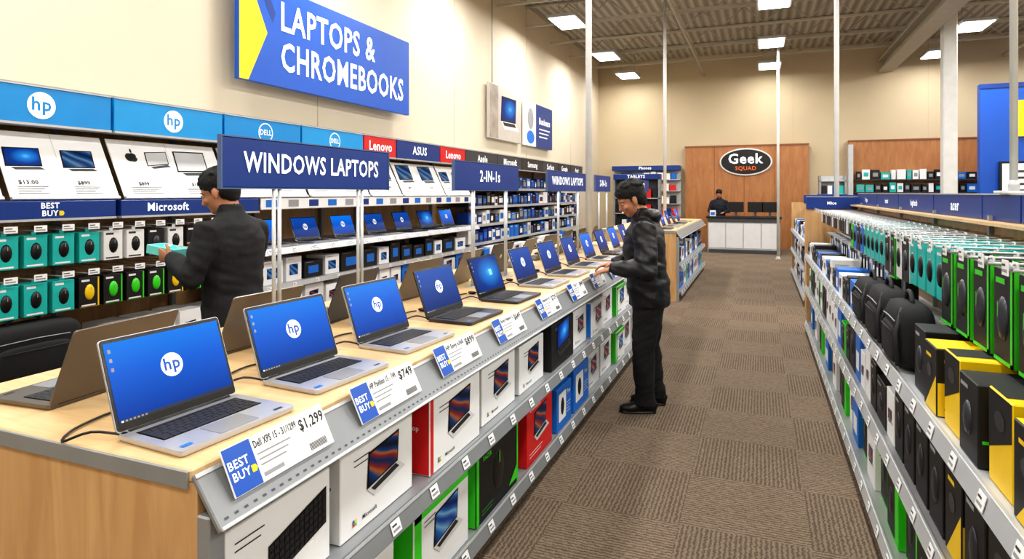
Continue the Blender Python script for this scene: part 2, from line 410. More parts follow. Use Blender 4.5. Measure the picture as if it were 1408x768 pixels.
# ------------------------------------------------------------------ laptop
def laptop_mesh(body, scr, logo, name, W=.375, D=.25, t=20, Hs=.25):
    m = MB()
    fb = Fr((D, -W/2, .002), (0, 1, 0), (-1, 0, 0))
    m.rr(fb, 0.003, 0.003, W-.003, D-.003, .012, 0, .005, body); m.rr(fb, 0, 0, W, D, .012, .005, .015, body)
    top = .0152
    m.rect(fb, .03, .105, W-.03, D-.03, top, BEZ)
    kw = (W-.066)/14; kh = (D-.03-.105-.006)/5.6
    for r in range(6):
        hh = kh if r < 5 else kh*.55
        y0 = .108+r*kh
        if r == 0:
            segs = [(0, 1.2), (1.2, 2.2), (2.2, 3.2), (3.2, 4.2), (4.2, 9.2), (9.2, 10.2), (10.2, 11.2), (11.2, 12.6), (12.6, 14)]
        else:
            off = (0, .4, .2, .6, 0, 0)[r]
            segs = [(0, 1+off)]+[(1+off+i, 2+off+i) for i in range(12)]+[(13+off, 14)] if off < 1 else []
            if off == 0: segs = [(i, i+1) for i in range(14)]
        for a, b in segs:
            m.box(D-(y0+hh-.002), D-y0, -W/2+.033+a*kw+.001, -W/2+.033+b*kw-.001, top+.0012, top+.0040, KEY)
    pad = pm('touchpad', (150, 152, 156), .3, .3)
    m.rr(fb, W*.33, .012, W*.67, .095, .004, top, top+.0012, pad)
    m.rect(fb, .02, .02, .05, .035, top+.001, BLUEB); m.rect(fb, W-.06, .02, W-.03, .03, top+.001, GUN)
    m.cyl((.004, -W*.42, .016), (.004, W*.42, .016), .006, BLACK, 8)
    tr = math.radians(t)
    fl = Fr((.0, -W/2, .018), (0, 1, 0), (-math.sin(tr), 0, math.cos(tr)))
    m.rr(fl, 0, 0, W, Hs, .01, -.006, 0, body)
    m.rr(fl, .002, .003, W-.002, Hs-.002, .009, 0, .0012, BEZ)
    m.rect(fl, .010, .022, W-.010, Hs-.012, .002, scr)
    m.rect(fl, .010, .022, W-.010, .031, .0026, TASK)
    for i in range(7): m.rect(fl, .016+i*.011, .0245, .022+i*.011, .029, .003, INKL if i else LOGO)
    for i in range(3): m.rect(fl, .018, Hs-.04-i*.025, .026, Hs-.03-i*.025, .003, INKL)
    if logo == 'hp':
        m.disc(fl, W/2, Hs*.56, .034, .034, .0032, LOGO, 32); m.text(fl, W/2, Hs*.56+.002, 'hp', .036, ROYAL, .0045)
    elif logo: m.text(fl, W/2, Hs*.56, logo, .03, LOGO, .0035)
    else:
        c, q = (W*.62, Hs*.55), .018
        for sx in (0, 1):
            for sy in (0, 1): m.rect(fl, c[0]-q+sx*q*1.06, c[1]-q+sy*q*1.06, c[0]+sx*q*1.06, c[1]+sy*q*1.06, .0032, pm('win_glow', (110, 190, 250), .5, emis=.6))
    fk = Fr(fl.P(W, 0, -.0065), -fl.u, fl.v)
    m.disc(fk, W/2, Hs*.55, .018, .018, .001, LGREY)
    return m.build(name, data_only=True)
LM = {
 'hp': laptop_mesh(SILVER, S_BLUE, 'hp', 'laptop_silver'),
 'hpd': laptop_mesh(GUN, S_BLUE2, 'hp', 'laptop_dark'),
 'win': laptop_mesh(GUN, S_WIN, '', 'laptop_dark_w'),
 'wins': laptop_mesh(SILVER, S_BLUE2, 'hp', 'laptop_silver_w'),
 'br': laptop_mesh(BRONZE, S_BLUE, 'hp', 'laptop_bronze', t=24, D=.26),
 'sm': laptop_mesh(GUN, S_SKY, '', 'laptop_small', W=.33, D=.22, Hs=.2),
}
def put_laptop(kind, x, y, z, ang):
    o = bpy.data.objects.new('laptop', LM[kind]); sc.collection.objects.link(o)
    o.location = (x, y, z); o.rotation_euler = (0, 0, math.radians(ang)); return o
# ------------------------------------------------------------------ display table
TX0, TX1, TY0, TY1, TZ = -2.42, -1.24, 1.08, 8.2, 1.0
def display_table(x0, x1, y0, y1, tz, name='display_table'):
    m = MB()
    m.box(x0, x1, y0, y1, tz-.03, tz, MAPLE, .004)
    m.box(x0+.01, x1-.005, y0-.008, y0, tz-.045, tz-.002, GREY, .003)
    m.box(x0+.02, x1+.02, y0+.0, y0+.035, .0, tz-.03, MAPLEV)
    m.box(x0+.02, x1-.01, y1-.035, y1, .0, tz-.03, MAPLEV)
    m.box(x1+.02, x1+.06, y0-.004, y0+.045, 0, tz-.1, GREY, .004)
    m.box(x0-.01, x0+.03, y0-.004, y0+.045, 0, tz-.03, GREY, .004)
    xm = (x0+x1)/2
    m.box(xm-.02, xm+.02, y0+.035, y1-.035, .1, tz-.03, OFFW)
    m.box(x0+.02, x0+.05, y0+.035, y1-.035, .1, tz-.03, MAPLEV)
    m.box(x0+.05, x1+.03, y0+.035, y1-.035, 0, .1, DGREY)
    m.box(xm+.02, x1+.07, y0+.045, y1-.01, .105, .135, GREY)
    m.box(xm+.02, x1+.07, y0+.045, y1-.01, .525, .55, GREY)
    for z in (.1, .5):
        f = Fr((x1+.10, y0+.05, z-.015), Y, (-.35, 0, 1))
        m.slab(f, 0, 0, y1-y0-.06, .068, -.012, 0, RAIL, .003)
        m.slab(f, 0, .060, y1-y0-.06, .069, 0, .004, LGREY)
        n = int((y1-y0)/.27)
        for i in range(n): tag(m, f, .15+i*.27, .034, .055, .042)
    y = y0+.05
    f = Fr((x1+.10, y0-.004, tz-.125), Y, (-.75, 0, 1))
    m.slab(f, 0, 0, y1-y0+.004, .145, -.015, 0, RAIL, .004)
    m.slab(f, 0, 0, y1-y0+.004, .010, 0, .008, LGREY, .003); m.slab(f, 0, .135, y1-y0+.004, .145, 0, .004, LGREY)
    for i in range(int((y1-y0)/.03)):
        m.rect(f, .02+i*.03, .02, .032+i*.03, .026, .001, DGREY)
    while y < y1-.3:
        y += 1.15
        if y < y1-.1: m.box(x1-.02, x1+.02, y, y+.03, .1, tz-.08, GREY)
    m.build(name)
display_table(TX0, TX1, TY0, TY1, TZ)
LY = [1.32, 1.83, 2.37, 2.95, 3.58, 4.22, 4.82, 5.42, 6.02, 6.62, 7.22, 7.8]
kinds = ['hp', 'hp', 'hp', 'hpd', 'win', 'wins', 'wins', 'wins', 'hp', 'hpd', 'hp', 'wins']
angs = [-4, -5, -4, -3, -3, -2, -2, 0, 0, 0, 0, 0]
for y, k, a in zip(LY, kinds, angs):
    put_laptop(k, -1.55, y, TZ, a)
for i, y in enumerate([1.40, 2.03, 2.66, 3.33, 3.98, 4.6, 5.2, 5.8, 6.4, 7.0, 7.6]):
    put_laptop('br' if i % 3 < 2 else 'win', -1.98, y, TZ, 180+(-3 if i % 2 else 4))
names = ['Dell XPS 15 - 31/1299', 'HP Pavilion 15 - 749', 'HP Envy x360', 'Acer Aspire 5', 'Inspiron 14', 'Yoga 7i', 'IdeaPad 3', 'Zenbook 14', 'Swift Go', 'Galaxy Book', 'VivoBook', 'Spin 5']
prices = ['$1,299', '$749', '$899', '$649', '$729', '$949', '$499', '$899', '$799', '$999', '$549', '$679']
for i, y in enumerate(LY):
    m = MB(); L = .37
    f = Fr((TX1+.078, y-.185, TZ-.080), Y, (-.5, 0, 1))
    m.slab(f, 0, 0, L, .118, .0, .004, WHITE, .001)
    m.rect(f, 0.002, 0.002, .09, .116, .005, ROYAL); storelogo(m, f, .038, .058, .05, .006)
    m.text(f, .175, .095, names[i], .019, INK, .005, maxw=.155); m.text(f, .312, .085, prices[i], .03, BLACK, .005, maxw=.1)
    lines(m, f, .10, .072, .12, 3, .014, INKL, .005); m.rect(f, .10, .012, .17, .022, .005, INKL)
    for q in range(14): m.rect(f, .275+q*.005, .01, .2775+q*.005, .03, .005, INK)
    m.build('price_label')
for i, y in enumerate(LY[:9]):
    m = MB()
    a = [V((-1.56, y-.17, TZ+.012)), V((-1.60, y-.23, TZ+.035)), V((-1.68, y-.25, TZ+.006)), V((-1.74, y-.18, TZ+.006)), V((-1.77, y-.05, TZ+.006)), V((-1.74, y+.04, TZ+.006))]
    pts = []
    for j in range(len(a)-1):
        for t in (0, .25, .5, .75):
            p0, p1, p2, p3 = a[max(j-1, 0)], a[j], a[j+1], a[min(j+2, len(a)-1)]
            pts.append(.5*((2*p1)+(p2-p0)*t+(2*p0-5*p1+4*p2-p3)*t*t+(3*p1-p0-3*p2+p3)*t**3))
    m.tube(pts, .0035, BLACK, 6); m.ell((-1.72, y+.05, TZ+.01), (.03, .018, .01), BLACK)
    m.ell((-1.56, y-.17, TZ+.012), (.012, .012, .008), BLACK)
    m.build('security_cable')
# ------------------------------------------------------------------ boxes
def laptop_box(x1, y0, w, h, d, z, kind):
    m = MB()
    base = {'white': WHITE, 'green': WHITE, 'red': WHITE, 'razer': BLK2, 'redbox': RED, 'blue': BLUEB, 'kb': WHITE, 'dark': BLK2, 'whiteb': WHITE}[kind]
    m.box(x1-d, x1, y0, y0+w, z, z+h, base, .003)
    f = Fr((x1, y0, z), Y, Z); fe = Fr((x1-d, y0, z), X, Z); ft = Fr((x1-d, y0, z+h), X, Y)
    if kind in ('white', 'green', 'red', 'whiteb'):
        side = {'white': OFFW, 'green': GREEN, 'red': RED, 'whiteb': BLUEB}[kind]
        m.rect(fe, .004, .004, d-.004, h-.004, .0008, side)
        if kind == 'green':
            m.rect(ft, .004, .004, d-.004, w-.004, .0008, GREEN); m.rect(f, .004, .004, w*.12, h-.004, .001, GREEN); m.rect(f, .004, h*.88, w-.004, h-.004, .001, GREEN)
        if kind == 'red': m.rect(f, .004, .004, w*.06, h-.004, .001, RED)
        art_laptop(m, f, w*.55, h*.4, w*.46, S_ART if kind != 'green' else S_SKY)
        lines(m, f, w*.16, h*.82, w*.2, 2, .018, INK)
        for (a, b, c) in ((0, 0, RED), (1, 0, GREEN), (0, 1, BLUEB), (1, 1, YELLOW)): m.rect(f, w*.14+a*.011, h*.1+b*.011, w*.14+a*.011+.01, h*.1+b*.011+.01, .002, c)
        m.text(f, w*.36, h*.13, 'Microsoft', .014, INK, .002)
        m.text(fe, d/2, h*.6, 'Laptop', .02, INK if side == OFFW else WHITE, .002, maxw=d*.8)
    elif kind == 'kb':
        for (a, b, c) in ((0, 0, RED), (1, 0, GREEN), (0, 1, BLUEB), (1, 1, YELLOW)): m.rect(f, .03+a*.013, h*.14+b*.013, .03+a*.013+.012, h*.14+b*.013+.012, .002, c)
        m.text(f, .12, h*.2, 'Microsoft', .022, INK, .002); lines(m, f, .03, h*.85, .1, 2, .02, INK)
        p = [(w*.36, h*.22), (w*.95, h*.42), (w*.95, h*.82), (w*.36, h*.60)]
        m.fpoly(f, p, .002, BLACK)
        for r in range(5):
            for c in range(12):
                a0 = w*.36+w*.59*(c+.12)/12; a1 = w*.36+w*.59*(c+.88)/12
                g = lambda a, r_: h*.22+(a-w*.36)/(w*.59)*h*.2+h*.38*r_/5
                m.fpoly(f, [(a0, g(a0, r+.12)), (a1, g(a1, r+.12)), (a1, g(a1, r+.85)), (a0, g(a0, r+.85))], .003, KEY)
        m.rect(fe, .004, .004, d-.004, h-.004, .0008, OFFW)
    elif kind == 'razer':
        m.rect(fe, .003, .003, d-.003, h-.003, .0008, GREEN); m.rect(ft, .004, .004, d-.004, w-.004, .0008, GREEN); m.rect(ft, d*.2, w*.2, d*.8, w*.8, .0014, BLK2)
        m.ell(f.P(w*.5, h*.5, 0), (.006, w*.13, h*.28), BLACK); m.rect(f, w*.49, h*.6, w*.51, h*.76, .007, GREEN)
        m.text(f, w*.24, h*.84, 'RAZER', .022, GREEN, .002); lines(m, f, w*.12, h*.16, w*.25, 2, .018, DGREEN)
        m.fpoly(f, [(w*.75, h*.08), (w*.97, h*.08), (w*.97, h*.3)], .002, GREEN)
        m.rect(f, .003, .004, w*.06, h-.004, .0015, GREEN); m.rect(f, w*.96, .004, w-.003, h-.004, .0015, GREEN); m.rect(f, .004, h*.94, w-.003, h-.003, .0015, GREEN)
    elif kind == 'redbox':
        art_laptop(m, f, w*.5, h*.4, w*.5, S_ART); m.text(f, w*.3, h*.87, 'Chromebook', .022, WHITE, .002, maxw=w*.5); lines(m, f, w*.08, h*.18, w*.5, 2, .018, WHITE)
    elif kind == 'blue':
        m.rr(f, w*.12, h*.2, w*.6, h*.85, .01, .001, .002, WHITE); m.ell(f.P(w*.36, h*.52, 0), (.006, w*.12, h*.22), BLACK)
        m.text(f, w*.78, h*.75, 'Pro', .035, WHITE, .002); lines(m, f, w*.66, h*.5, w*.25, 4, .02, WHITE)
    elif kind == 'dark':
        art_laptop(m, f, w*.5, h*.38, w*.55, S_WIN, GUN); m.text(f, w*.3, h*.87, 'PREDATOR', .02, BLUEB, .002, maxw=w*.5)
    m.build('product_box')
yy = [(1.15, .40, 'kb', .27), (1.60, .43, 'white', .29), (2.12, .46, 'red', .30), (2.66, .42, 'white', .28), (3.15, .40, 'white', .26), (3.63, .48, 'dark', .28), (4.2, .34, 'white', .27), (4.60, .4, 'whiteb', .26), (5.06, .36, 'white', .28), (5.5, .4, 'green', .26), (5.95, .42, 'white', .28), (6.45, .4, 'dark', .27), (6.9, .4, 'white', .28), (7.4, .36, 'white', .26)]
for y, w_, k, h in yy: laptop_box(TX1+(.03 if k in ('white', 'kb') else .055), y, w_, h, random.uniform(.14, .2), .552, k)
yy = [(1.16, .36, 'white', .28), (1.56, .36, 'white', .28), (2.0, .46, 'green', .32), (2.54, .52, 'razer', .34), (3.2, .44, 'redbox', .35), (3.74, .32, 'blue', .27), (4.12, .40, 'blue', .29), (4.6, .38, 'white', .28), (5.04, .38, 'white', .3), (5.48, .36, 'green', .27), (5.9, .42, 'white', .28), (6.4, .4, 'white', .3), (6.9, .4, 'redbox', .28), (7.4, .36, 'white', .28)]
for y, w_, k, h in yy: laptop_box(TX1+(.02 if k == 'white' else .055), y, w_, h, random.uniform(.2, .28), .137, k)
# ------------------------------------------------------------------ table signs & poles
def table_sign(y0, y1, txt, x=-1.84, zb=1.67, zt=1.86, th=.08, base=TZ):
    m = MB(); m.box(x-.008, x+.008, y0, y1, zb, zt, NAVY, .003)
    EDGE = pm('sign_edge', (90, 110, 150), .4, .3)
    m.box(x-.010, x+.010, y0-.006, y0, zb-.006, zt+.006, EDGE); m.box(x-.010, x+.010, y1, y1+.006, zb-.006, zt+.006, EDGE)
    m.box(x-.010, x+.010, y0, y1, zt, zt+.005, EDGE); m.box(x-.010, x+.010, y0, y1, zb-.005, zb, EDGE)
    f = Fr((x+.008, y0, zb), Y, Z); m.text(f, (y1-y0)/2, (zt-zb)/2, txt, th, LOGO, .003, maxw=(y1-y0)*.82)
    f = Fr((x-.008, y1, zb), -Y, Z); m.text(f, (y1-y0)/2, (zt-zb)/2, txt, th, LOGO, .003, maxw=(y1-y0)*.82)
    for t in (.26, .78):
        yy_ = y0+(y1-y0)*t
        for e in (-.016, .016): m.cyl((x, yy_+e, base+.005), (x, yy_+e, zb), .008, LGREY, 8)
        m.box(x-.04, x+.04, yy_-.05, yy_+.05, base, base+.008, LGREY, .002)
    m.build('table_sign')
table_sign(1.73, 2.83, 'WINDOWS LAPTOPS'); table_sign(3.6, 4.74, '2-IN-1s'); table_sign(5.5, 6.85, 'WINDOWS LAPTOPS'); table_sign(7.3, 8.1, '2-IN-1s')
def tall_pole(x, y, zb, r=.03):
    m = MB(); m.cyl((x, y, zb), (x, y, ZC-.005), r, POLE, 14); m.box(x-.06, x+.06, y-.06, y+.06, zb, zb+.012, POLE, .003); m.cyl((x, y, zb+.01), (x, y, zb+.06), r*1.35, LGREY, 14)
    m.build('power_pole')
tall_pole(-1.84, 7.02, TZ, .036)
# ------------------------------------------------------------------ left wall gondola
GX = -4.25
def left_gondola():
    y0, y1 = .2, 15.6
    m = MB()
    m.box(XL+.03, XL+.07, y0, y1, 0, 2.33, MAPLEV)
    m.box(XL+.07, GX+.1, y0, y1, 0, .12, DGREY)
    m.box(XL+.07, GX+.12, y0, y1, .12, .15, LGREY)
    m.box(XL+.07, GX+.1, y0, y1, .46, .485, GREY)
    m.box(XL+.07, GX-.02, y0, y1, 2.325, 2.34, GREY)
    yb = [.2, 1.25, 2.33, 3.05, 4.03, 5.0, 6.05, 6.75, 7.9, 8.73, 10.0, 11.2, 12.4, 13.5, 14.5, 15.6]
    for y in yb: m.box(XL+.07, XL+.12, max(y-.02, y0), min(y+.02, y1), 0, 2.33, GREY)
    m.box(XL+.07, GX+.14, 4.32, 8.9, 1.12, 1.145, LGREY)
    m.box(XL+.07, GX+.1, 4.32, 8.9, .78, .8, LGREY)
    f = Fr((GX+.17, 4.32, 1.085), Y, (-.4, 0, 1)); m.slab(f, 0, 0, 4.58, .065, -.01, 0, LGREY, .002)
    for i in range(16): tag(m, f, .12+i*.29, .034, .13 if i % 2 == 0 else .05, .045)
    for z in (.44, .755, .11):
        f = Fr((GX+.12, y0 if z != .755 else 4.32, z), Y, (-.2, 0, 1)); L = (y1-y0) if z != .755 else 4.58
        m.slab(f, 0, 0, L, .05, -.01, 0, LGREY, .002)
        for i in range(int(L/.33)): tag(m, f, .12+i*.33, .025, .05, .035)
    for z in (.8, 1.1, 1.4, 1.7):
        m.box(XL+.07, GX-.05, 8.95, y1, z, z+.02, DGREY)
        m.box(GX-.05, GX-.035, 8.95, y1, z-.01, z+.035, LGREY)
    m.build('wall_shelving')
    heads = [('hp', CYAN, 'c'), ('hp', CYAN2, 'c'), ('hp', CYAN, 'c'), ('hp', CYAN2, 'c'), ('DELL', CYAN, 'o'), ('DELL', CYAN2, 'o'), ('Lenovo', RED, ''), ('ASUS', NAVY, ''), ('Lenovo', RED, ''), ('Apple', DGREY, ''), ('Microsoft', DGREY, ''), ('Samsung', GUN, ''), ('Surface', DGREY, ''), ('Google', GUN, ''), ('Acer', DGREY, '')]
    for i, (t, c, k) in enumerate(heads):
        a, b = yb[i]+.012, yb[i+1]-.012
        m = MB(); m.box(GX-.14, GX, a, b, 2.09, 2.32, c, .004); m.box(GX-.14, GX+.006, a, b, 2.075, 2.09, LGREY); m.box(GX-.14, GX+.004, a, b, 2.32, 2.328, LGREY)
        m.box(XL+.12, GX-.14, (a+b)/2-.02, (a+b)/2+.02, 2.15, 2.19, GREY)
        f = Fr((GX, a, 2.09), Y, Z); cx = (b-a)*.5 if i != 2 else (b-a)*.34
        if k == 'c': m.disc(f, cx, .115, .085, .085, .002, LOGO, 32); m.text(f, cx, .12, 'hp', .085, CYAN, .004)
        elif k == 'o': m.disc(f, cx, .115, .09, .09, .002, LOGO, 32); m.disc(f, cx, .115, .08, .08, .003, c, 32); m.text(f, cx, .115, t, .05, LOGO, .004, maxw=.14)
        else: m.text(f, (b-a)/2, .115, t, .11, LOGO, .003, maxw=(b-a)*.85)
        m.build('brand_header_sign')
    for i in range(len(yb)-1):
        if yb[i] > 8.6: break
        a, b = yb[i]+.02, yb[i+1]-.02; L = b-a
        m = MB(); f = Fr((GX+.1, a, 1.615), Y, (-.22, 0, .44))
        m.slab(f, 0, 0, L, .475, -.012, 0, WHITE, .003); m.slab(f, 0, -.01, L, .012, -.012, .012, LGREY, .002)
        n = 2 if L > .65 else 1
        for j in range(n):
            cx = L*(j+.45)/n; w_ = min(.36, L/n*.66)
            if i == 3 and j == 0:
                m.disc(f, .14, .33, .034, .034, .002, BLACK); m.disc(f, .166, .33, .034, .036, .002, BLACK); m.disc(f, .163, .385, .008, .018, .002, BLACK); m.disc(f, .205, .335, .014, .014, .003, WHITE)
                art_laptop(m, f, .36, .26, .2, pm('print_grey', (190, 192, 195)), OFFW)
            else: art_laptop(m, f, cx-.02, .22, w_, (S_SKY, S_BLUE, S_WIN, S_SKY)[(i+j) % 4] if i != 3 else pm('print_grey', (190, 192, 195)), OFFW, skew=0.03)
            m.text(f, cx-.03, .112, ('$1,399', '$1,009', '$13.00', '$899')[(i+j) % 4], .028, BLACK, .003)
            lines(m, f, cx-w_*.45, .085, w_*.8, 4, .015, INK)
            if j: m.rect(f, L*j/n-.003, .01, L*j/n+.003, .47, .001, OFFW)
        m.build('laptop_poster')
    for (a, b, t) in ((.2, 1.22, 'BEST BUY'), (1.26, 2.18, 'Logitech'), (2.2, 2.98, 'BEST BUY'), (3.02, 4.3, 'Microsoft')):
        m = MB(); m.box(GX-.02, GX+.13, a, b, 1.49, 1.60, NAVY, .004); f = Fr((GX+.13, a, 1.49), Y, Z)
        m.box(XL+.12, GX-.02, (a+b)/2-.02, (a+b)/2+.02, 1.53, 1.56, GREY)
        m.box(GX-.02, GX+.135, a, b, 1.475, 1.49, LGREY)
        if t == 'BEST BUY': storelogo(m, f, (b-a)*.45, .055, .085)
        else: m.text(f, (b-a)*.29, .055, t, .06, LOGO)
        m.build('shelf_band_sign')
    m = MB(); f = Fr((GX+.11, 4.34, 1.50), Y, Z); m.slab(f, 0, 0, 4.4, .1, -.012, 0, WHITE, .002)
    m.box(XL+.12, GX+.1, 4.36, 8.72, 1.495, 1.505, LGREY)
    for i in range(15): m.rect(f, .06+i*.29, .02, .2+i*.29, .085, .002, (BLUEB, INKL, NAVY)[i % 3])
    m.build('shelf_info_strip')
left_gondola()
for i in range(7):
    put_laptop(['hp', 'wins', 'hp', 'wins', 'hpd', 'win', 'hp'][i], GX-.12, 4.62+i*.63, 1.146, -2)
def pack(m, f, w, h, d, c, kind='mouse', alt=BLACK):
    m.slab(f, 0, 0, w, h, -d, 0, c, .003)
    if kind == 'mouse':
        R = Matrix((f.u, f.v, f.n)).transposed()
        m.ell(f.P(w*.5, h*.5, 0), (w*.24, h*.27, .014), alt, R, 12, 8)
        m.rect(f, w*.485, h*.58, w*.515, h*.7, .0155, INKL)
        m.rect(f, w*.1, h*.86, w*.5, h*.93, .001, WHITE if c not in (WHITE, OFFW) else INK)
        m.rect(f, w*.1, h*.05, w*.8, h*.1, .001, WHITE if c not in (WHITE, OFFW) else INK)
        if c == BLK2: m.rect(f, w*.9, .004, w-.003, h-.004, .001, alt); m.rect(f, .003, .004, w-.003, h*.03, .0012, alt)
    m.slab(f, w*.4, h, w*.6, h+.02, -d*.5-.001, -d*.5+.001, c)
m = MB()
for r, zt in enumerate((1.425, 1.125)):
    y = 1.1; i = 0
    while y < 4.2:
        c = TEAL if y < 2.95 else (BLK2, BLK2, WHITE)[i % 3]
        alt = BLACK
        if r == 0 and 2.9 < y < 3.1: c = WHITE
        if r == 0 and 3.1 <= y < 3.2: c = TEAL
        if r == 1 and y > 2.64: c = BLK2; alt = (GREEN, GREEN, AMBER, GREEN)[i % 4]
        elif c == BLK2: alt = GUN
        f = Fr((GX+.10, y, zt-.235), Y, Z)
        for k in range(3):
            if k == 0: pack(m, f, .135, .20, .05, c, 'mouse', alt if alt in (BLACK, GUN) else alt)
            else: m.slab(f, 0, 0, .135, .2, -.05-k*.06, -k*.06, c, .002)
        m.cyl((XL+.075, y+.0675, zt-.01), (GX+.135, y+.0675, zt-.01), .004, LGREY, 6)
        ft = Fr((GX+.14, y+.0675, zt+.005), Y, Z); tag(m, ft, 0, 0, .075, .04)
        y += .165; i += 1
m.build('hanging_mouse_packages')
def bag(cx, cy, z, w, h, d, ax='Y', name='laptop_bag', face=1, e=.4):
    m = MB(); c = V((cx, cy, z+h/2))
    rad = (d/2, w/2, h/2) if ax == 'Y' else (w/2, d/2, h/2)
    m.ell(c, rad, BAGC, None, 28, 16, e)
    off = V((face*d*.42, 0, -h*.12)) if ax == 'Y' else V((0, -d*.42, -h*.1))
    rad2 = (d*.16, w*.38, h*.30) if ax == 'Y' else (w*.38, d*.18, h*.32)
    m.ell(c+off, rad2, BAGC, None, 24, 12, .5)
    t = Y if ax == 'Y' else X
    pts = [c+t*(w*.16*math.cos(a))+Z*(h*.5-.01+.05*math.sin(a)) for a in [math.pi*i/10 for i in range(11)]]
    m.tube(pts, .009, STRAP, 8)
    n = X*face if ax == 'Y' else -Y
    m.tube([c+n*(d*.5)+t*(-w*.33)+Z*(h*.24), c+n*(d*.51)+Z*(h*.26), c+n*(d*.5)+t*(w*.33)+Z*(h*.24)], .003, INKL, 5)
    m.tube([c+n*(d*.57)+t*(-w*.3)+Z*(h*.08), c+n*(d*.57)+t*(w*.3)+Z*(h*.08)], .003, STRAP, 5)
    for s_ in (-1, 1):
        m.tube([c+n*(d*.30)+t*(s_*w*.3)+Z*(h*.44), c+n*(d*.50)+t*(s_*w*.42)+Z*(h*.1), c+n*(d*.46)+t*(s_*w*.42)-Z*(h*.40)], .009, STRAP, 6)
    m.build(name)
bag(GX+.05, 2.45, .487, .62, .37, .22); bag(GX+.05, 1.65, .487, .5, .35, .22)
m = MB(); y = 3.0
while y < 15.3:
    w_ = random.uniform(.2, .38)
    if y+w_ > 15.4: break
    c = random.choice([WHITE, BLK2, WHITE, BLUEB, OFFW]); h = random.uniform(.2, .27); m.box(GX-.25, GX+.06, y, y+w_, .486, .486+h, c, .003)
    f = Fr((GX+.06, y, .486), Y, Z); art_laptop(m, f, w_*.45, h*.35, w_*.5)
    if 4.4 < y and y+w_ < 8.85:
        h = random.uniform(.16, .24); c = random.choice([WHITE, BLK2, WHITE]); m.box(GX-.2, GX+.05, y, y+w_, .801, .801+h, c, .003)
        f = Fr((GX+.05, y, .801), Y, Z); m.rect(f, w_*.2, h*.25, w_*.75, h*.7, .002, S_SKY if c == WHITE else BLUEB); lines(m, f, .02, h*.92, w_*.4, 1)
    y += w_+.04
m.build('shelf_product_boxes')
m = MB()
for z in (.82, 1.12, 1.42, 1.72):
    y = 10.05
    while y < 15.4:
        w_ = random.uniform(.1, .26); h = random.uniform(.16, .25)
        c = random.choice([BLK2, BLK2, WHITE, BLUEB, NAVY, OFFW, BLK2, DGREY])
        m.box(GX-.28, GX-.07, y, min(y+w_, 15.5), z+.001, z+h, c, .003)
        f = Fr((GX-.07, y, z), Y, Z); m.rect(f, w_*.15, h*.3, w_*.85, h*.75, .002, random.choice([WHITE, BLUEB, INKL, S_ART])); m.rect(f, w_*.15, h*.85, w_*.6, h*.9, .002, WHITE)
        y += w_+.03
for z in (.82, 1.12, 1.42, 1.72):
    y = 8.97
    while y < 9.95:
        w_ = random.uniform(.12, .2); h = random.uniform(.16, .24); m.box(GX-.28, GX-.07, y, y+w_, z+.001, z+h, random.choice([BLK2, WHITE, NAVY]), .003)
        f = Fr((GX-.07, y, z), Y, Z); m.rect(f, w_*.15, h*.3, w_*.85, h*.75, .002, random.choice([WHITE, BLUEB, INKL])); y += w_+.03
m.build('accessory_packages')
# ------------------------------------------------------------------ big wall signs
def big_sign():
    m = MB(); x = XL+.16; y0, y1, z0, z1 = 4.70, 7.9, 2.78, 3.84
    m.box(x-.03, x+.03, y0, y1, z0, z1, ROYAL, .004)
    f = Fr((x+.03, y0, z0), Y, Z); h = z1-z0; L = y1-y0
    m.fpoly(f, [(0.003, .004), (.12, .004), (.38, h*.5), (.12, h-.004), (.003, h-.004)], .002, YELLOW)
    m.fpoly(f, [(.22, h-.004), (.34, h-.004), (.5, h*.72), (.46, h*.62)], .0015, NAVY)
    for i, t in enumerate(('LAPTOPS &', 'CHROMEBOOKS')):
        vs, fs = text_geo(t, True); mnx = min(v[0] for v in vs); wd = max(v[0] for v in vs)-mnx
        k = .31/.72; kx = min(k, 2.45/wd)
        if i == 0: kx = min(kx, 1.75/wd)
        m.mesh([f.P(.58+(v[0]-mnx)*kx, h*(.70-i*.40)+v[1]*k, .004) for v in vs], fs, LOGO)
    for yy_ in (y0+.4, y1-.4): m.cyl((XL, yy_, z1-.2), (x-.03, yy_, z1-.2), .02, GREY); m.cyl((XL, yy_, z0+.2), (x-.03, yy_, z0+.2), .02, GREY)
    m.build('department_sign')
    m = MB(); x = XL+.1; f = Fr((x, 11.0, 2.72), Y, Z)
    m.slab(f, 0, 0, 1.75, 1.08, -.06, 0, pm('poster_beige', (186, 180, 172), .5), .004); m.rect(f, .02, .02, .45, 1.06, .001, pm('poster_skin', (150, 140, 130), .5, var=.3, scale=3))
    art_laptop(m, f, 1.0, .38, .85, S_WIN, OFFW, skew=.02); m.cyl((XL, 11.8, 3.2), (x-.06, 11.8, 3.2), .02, GREY); m.build('wall_poster')
    m = MB(); f = Fr((x, 12.95, 2.72), Y, Z)
    m.slab(f, 0, 0, .75, 1.0, -.06, 0, WHITE, .004); m.disc(f, .38, .62, .2, .24, .002, INKL); m.disc(f, .38, .2, .25, .15, .002, BLUEB); m.cyl((XL, 13.3, 3.2), (x-.06, 13.3, 3.2), .02, GREY); m.build('wall_poster')
    m = MB(); f = Fr((x, 13.72, 2.72), Y, Z)
    m.slab(f, 0, 0, 1.2, 1.0, -.06, 0, NAVY, .004); m.text(f, .6, .62, 'Business', .16, LOGO); lines(m, f, .2, .45, .8, 3, .09, WHITE, .002, .03); m.cyl((XL, 14.3, 3.2), (x-.06, 14.3, 3.2), .02, GREY); m.build('wall_poster')
    m = MB(); m.cyl((XL+.05, 11.25, 3.8), (XL+.05, 11.25, ZC-.05), .012, GREY, 6); m.build('wall_conduit')
big_sign()
